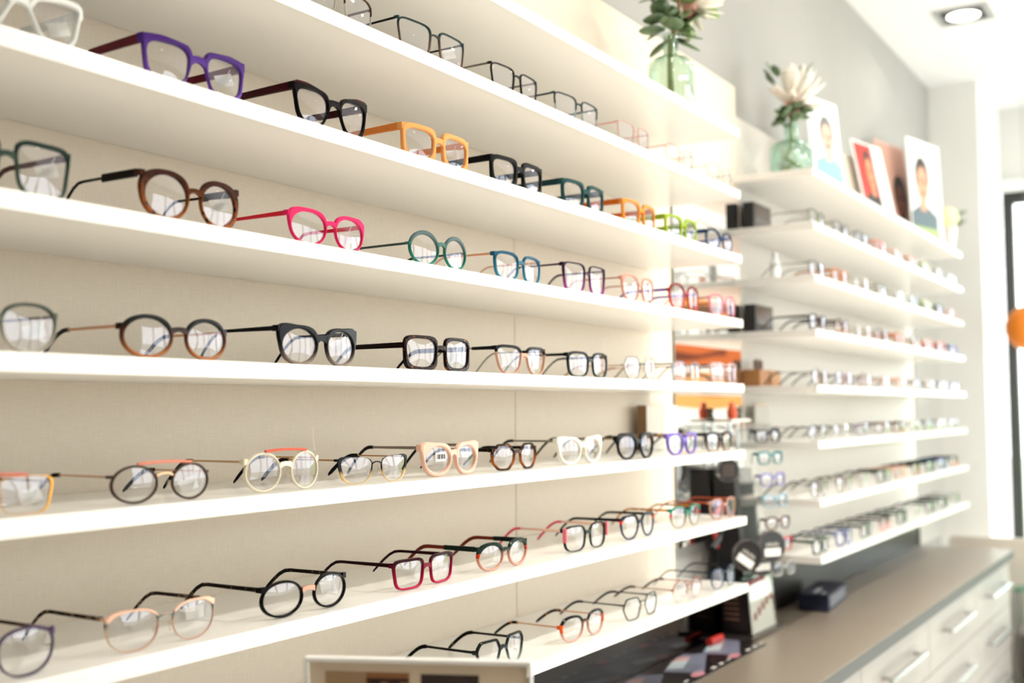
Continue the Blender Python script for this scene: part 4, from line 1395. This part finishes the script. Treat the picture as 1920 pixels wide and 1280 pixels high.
for k, x in enumerate((-.42, -.16, .10, .33)):
    patch([(x, -.055), (x + .20, .02), (x + .16, .068), (x - .04, .03)], '7C7F92', 0, 'printed_panel')
    patch([(x + .02, .005), (x + .10, .028), (x + .07, .056), (x - .01, .036)], 'B7CBD0' if k % 2 else 'C3D2D6', 1, 'printed_photo')
    patch([(x + .10, .028), (x + .15, .042), (x + .12, .064), (x + .07, .056)], 'C9A2A0', 1, 'printed_photo')
    patch([(x - .02 + .03 * math.cos(a * PI / 6), -.048 + .013 * math.sin(a * PI / 6)) for a in range(12)], 'C98A94', 2, 'printed_flower')
    for j in range(3):
        patch([(x + .05 + j * .05, -.058 + j * .002), (x + .075 + j * .05, -.058 + j * .002), (x + .075 + j * .05, -.050), (x + .05 + j * .05, -.050)], 'E9E6E2', 1, 'printed_word')
tag(mt, 'dark printed counter mat with small photos under the near rack', 'mat')

# ------------------------------------------------------------------ photo stand in the foreground, on its plinth
pa, pb = Vector((.843, -.417, 1.356)), Vector((.933, -.616, 1.356))
ang = math.atan2(pb.y - pa.y, pb.x - pa.x)
wd = (pb - pa).length
mid = (pa + pb) / 2 + Vector((0, 0, 0))
SHEET = bpy.data.materials.new('translucent paper')
SHEET.use_nodes = True
_n, _l = SHEET.node_tree.nodes, SHEET.node_tree.links
_d, _t, _m = _n.new('ShaderNodeBsdfDiffuse'), _n.new('ShaderNodeBsdfTranslucent'), _n.new('ShaderNodeMixShader')
_d.inputs[0].default_value = lin('FBF4EC')
_t.inputs[0].default_value = lin('F2E4D8')
_m.inputs[0].default_value = 0.5
_l.new(_d.outputs[0], _m.inputs[1])
_l.new(_t.outputs[0], _m.inputs[2])
_l.new(_m.outputs[0], _n['Material Output'].inputs[0])
ps = empty('photo_stand', (mid.x, mid.y, 1.056), ang)
h = wd / 2
box('acrylic_cover', (-h, -.004, 0), (h, 0, .30), thin_glass('stand acrylic', 'F7F6F2', .04, .5, 3.0, 'FFFFFF'), ps, .0008)
box('acrylic_back', (-h, .003, 0), (h, .006, .30), ACRYLIC, ps, .0008)
box('photo_sheet', (-h + .004, .0008, .003), (h - .004, .0025, .296), SHEET, ps)
def sheet(x0, x1, z0, z1, c, nm, k=1, poly=None):
    prism(nm, poly or [(x0, z0), (x1, z0), (x1, z1), (x0, z1)], .0008 - .0002 * k, .0012, solid(c, .5), ps)
u = wd / 428.0
X = lambda px: -h + (px - 572) * u
sheet(X(610), X(772), .16, .2872, 'D9B696', 'printed_photo')
sheet(0, 0, 0, 0, 'C08258', 'printed_face', 2, [(X(694), .17), (X(768), .17), (X(770), .2866), (X(690), .2866), (X(688), .25)])
for sx in (705, 742):
    sheet(0, 0, 0, 0, '3A221A', 'printed_glasses', 3, ell(X(sx), .2705, .0105, .0085))
    sheet(0, 0, 0, 0, 'B0714C', 'printed_lens', 4, ell(X(sx), .2700, .0082, .0062))
sheet(X(690), X(770), .2785, .2815, '3A221A', 'printed_brow_line', 5)
sheet(X(793), X(902), .18, .2862, '35202A', 'printed_dark_square')
highlight_white = solid('FDFCFA', .35)  # white strips paint the bright highlight along the clear acrylic edges
box('edge_highlight', (-h, -.0045, .2965), (h, .0065, .3005), highlight_white, ps, .0008)
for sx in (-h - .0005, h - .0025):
    box('edge_highlight', (sx, -.0045, .0), (sx + .003, .0065, .2964), highlight_white, ps, .0008)
box('acrylic_foot', (-h, -.07, 0), (h, .06, .004), ACRYLIC, ps)
tag(ps, 'clear photo stand with an eyewear picture and dark square, in the foreground', 'photo stand')
pl = empty('display_plinth', (mid.x, mid.y, 0), ang)
box('plinth_body', (-.06, -.09, 0), (.10, .04, 1.03), solid('E9E5DF', .4), pl, .002)
box('plinth_top', (-.11, -.11, 1.03), (.12, .065, 1.055), WHITE_LAM, pl, .002)
tag(pl, 'white plinth carrying the foreground photo stand, below the picture edge', 'plinth')

# ------------------------------------------------------------------ things past the counter end
sc_ = empty('desk_screen', (5.62, -.24, 0))
pts = [(-.20, 0), (.17, 0), (.17, .985), (.155, 1.0), (-.155, 1.0), (-.185, .985), (-.20, .955)]
v = [(-.012, -y, z) for y, z in pts]
n_ = len(pts)
vv = [(-.012, y, z) for y, z in pts] + [(.012, y, z) for y, z in pts]
ff = [tuple(range(n_)), tuple(reversed(range(n_, 2 * n_)))] + [((i + 1) % n_, i, i + n_, (i + 1) % n_ + n_) for i in range(n_)]
mesh_obj('screen_board', vv, ff, solid('D2C8BC', .5), sc_)
box('screen_foot', (-.05, -.15, 0), (.05, .12, .02), solid('8A8680', .4), sc_)
tag(sc_, 'beige board with rounded corner behind the far end of the counter', 'screen')
gt = empty('glass_table', (5.495, -.49, 0))
box('glass_top', (-.068, -.125, .79), (.068, .125, .804), thin_glass('table glass', 'C2E6DC', .15, .6, 2.5, 'CFF0E6'), gt, .001)
for sx in (-.066, .054):
    for sy in (-.123, .111):
        box('leg', (sx, sy, 0), (sx + .012, sy + .012, .789), CHROME, gt)
tag(gt, 'glass-topped table with a greenish edge past the counter end', 'table')
st_ = empty('storage_bin', (5.495, -.49, 0))
box('bin_body', (-.05, -.105, 0), (.05, .105, .60), solid('4A4642', .6), st_, .006)
box('bin_lid', (-.052, -.108, .601), (.052, .108, .64), solid('8E8A84', .5), st_, .006)
tag(st_, 'dark grey bin with a paler lid under the glass table', 'bin')
ln = empty('paper_lantern', (5.92, -.40, 1.966))
prof = []
for i in range(41):
    a = -PI / 2 + PI * i / 40
    r = .105 * math.cos(a) * (1 + .012 * math.cos(i * PI))
    prof.append((max(r, .012), .108 * math.sin(a)))
lathe('lantern_shade', prof, solid('F58A22', .6), ln, 32)
tube('hanging_wire', [(0, 0, .10), (0, 0, CEIL_Z - 1.966)], .0012, solid('8A8680', .4), ln, 6)
tag(ln, 'round orange paper lantern hanging by the black door frame', 'lantern')

# poster stand that the tall mirror reflects
po = empty('poster_stand', (5.28, -.98, 0), 0)
box('poster_board', (0, -.40, .95), (.02, .34, 2.62), solid('F4F4F4', .5), po, .001)
for sy in (-.3, .26):
    box('leg', (-.01, sy, 0.02), (.03, sy + .03, .95), CHROME, po)
box('foot_bar', (-.12, -.34, 0), (.14, .32, .02), CHROME, po)
def band(z0, z1, y0, y1, c, k=1, wav=0.0):
    n = 12
    bot = [(y0 + (y1 - y0) * i / n, z0 + wav * math.sin(i * .7)) for i in range(n + 1)]
    top = [(y1 + (y0 - y1) * i / n, z1 + wav * math.cos(i * .9)) for i in range(n + 1)]
    P = bot + top
    m = len(P)
    v = [(-.0004 * k, y, z) for y, z in P] + [(.001, y, z) for y, z in P]
    f = [tuple(reversed(range(m))), tuple(range(m, 2 * m))] + [(i, (i + 1) % m, (i + 1) % m + m, i + m) for i in range(m)]
    mesh_obj('printed_band', v, f, solid(c, .5), po)
band(2.03, 2.17, -.38, .32, 'D9924E', 1)
band(2.06, 2.10, -.30, .25, '6A4A36', 2, .008)
band(1.80, 1.93, -.38, .32, 'C8642A', 1)
band(1.84, 1.87, -.38, .10, '6E2E14', 2, .01)
band(1.60, 1.77, -.38, .32, 'F2A85E', 1, .01)
band(1.66, 1.70, -.20, .22, 'D87A26', 2, .012)
band(1.62, 1.72, -.38, -.22, '7A3A22', 2, .01)
band(1.00, 1.32, -.38, .06, '1A1A20', 1)
tag(po, 'white poster stand with orange pictures, seen only in the tall mirror', 'poster stand')
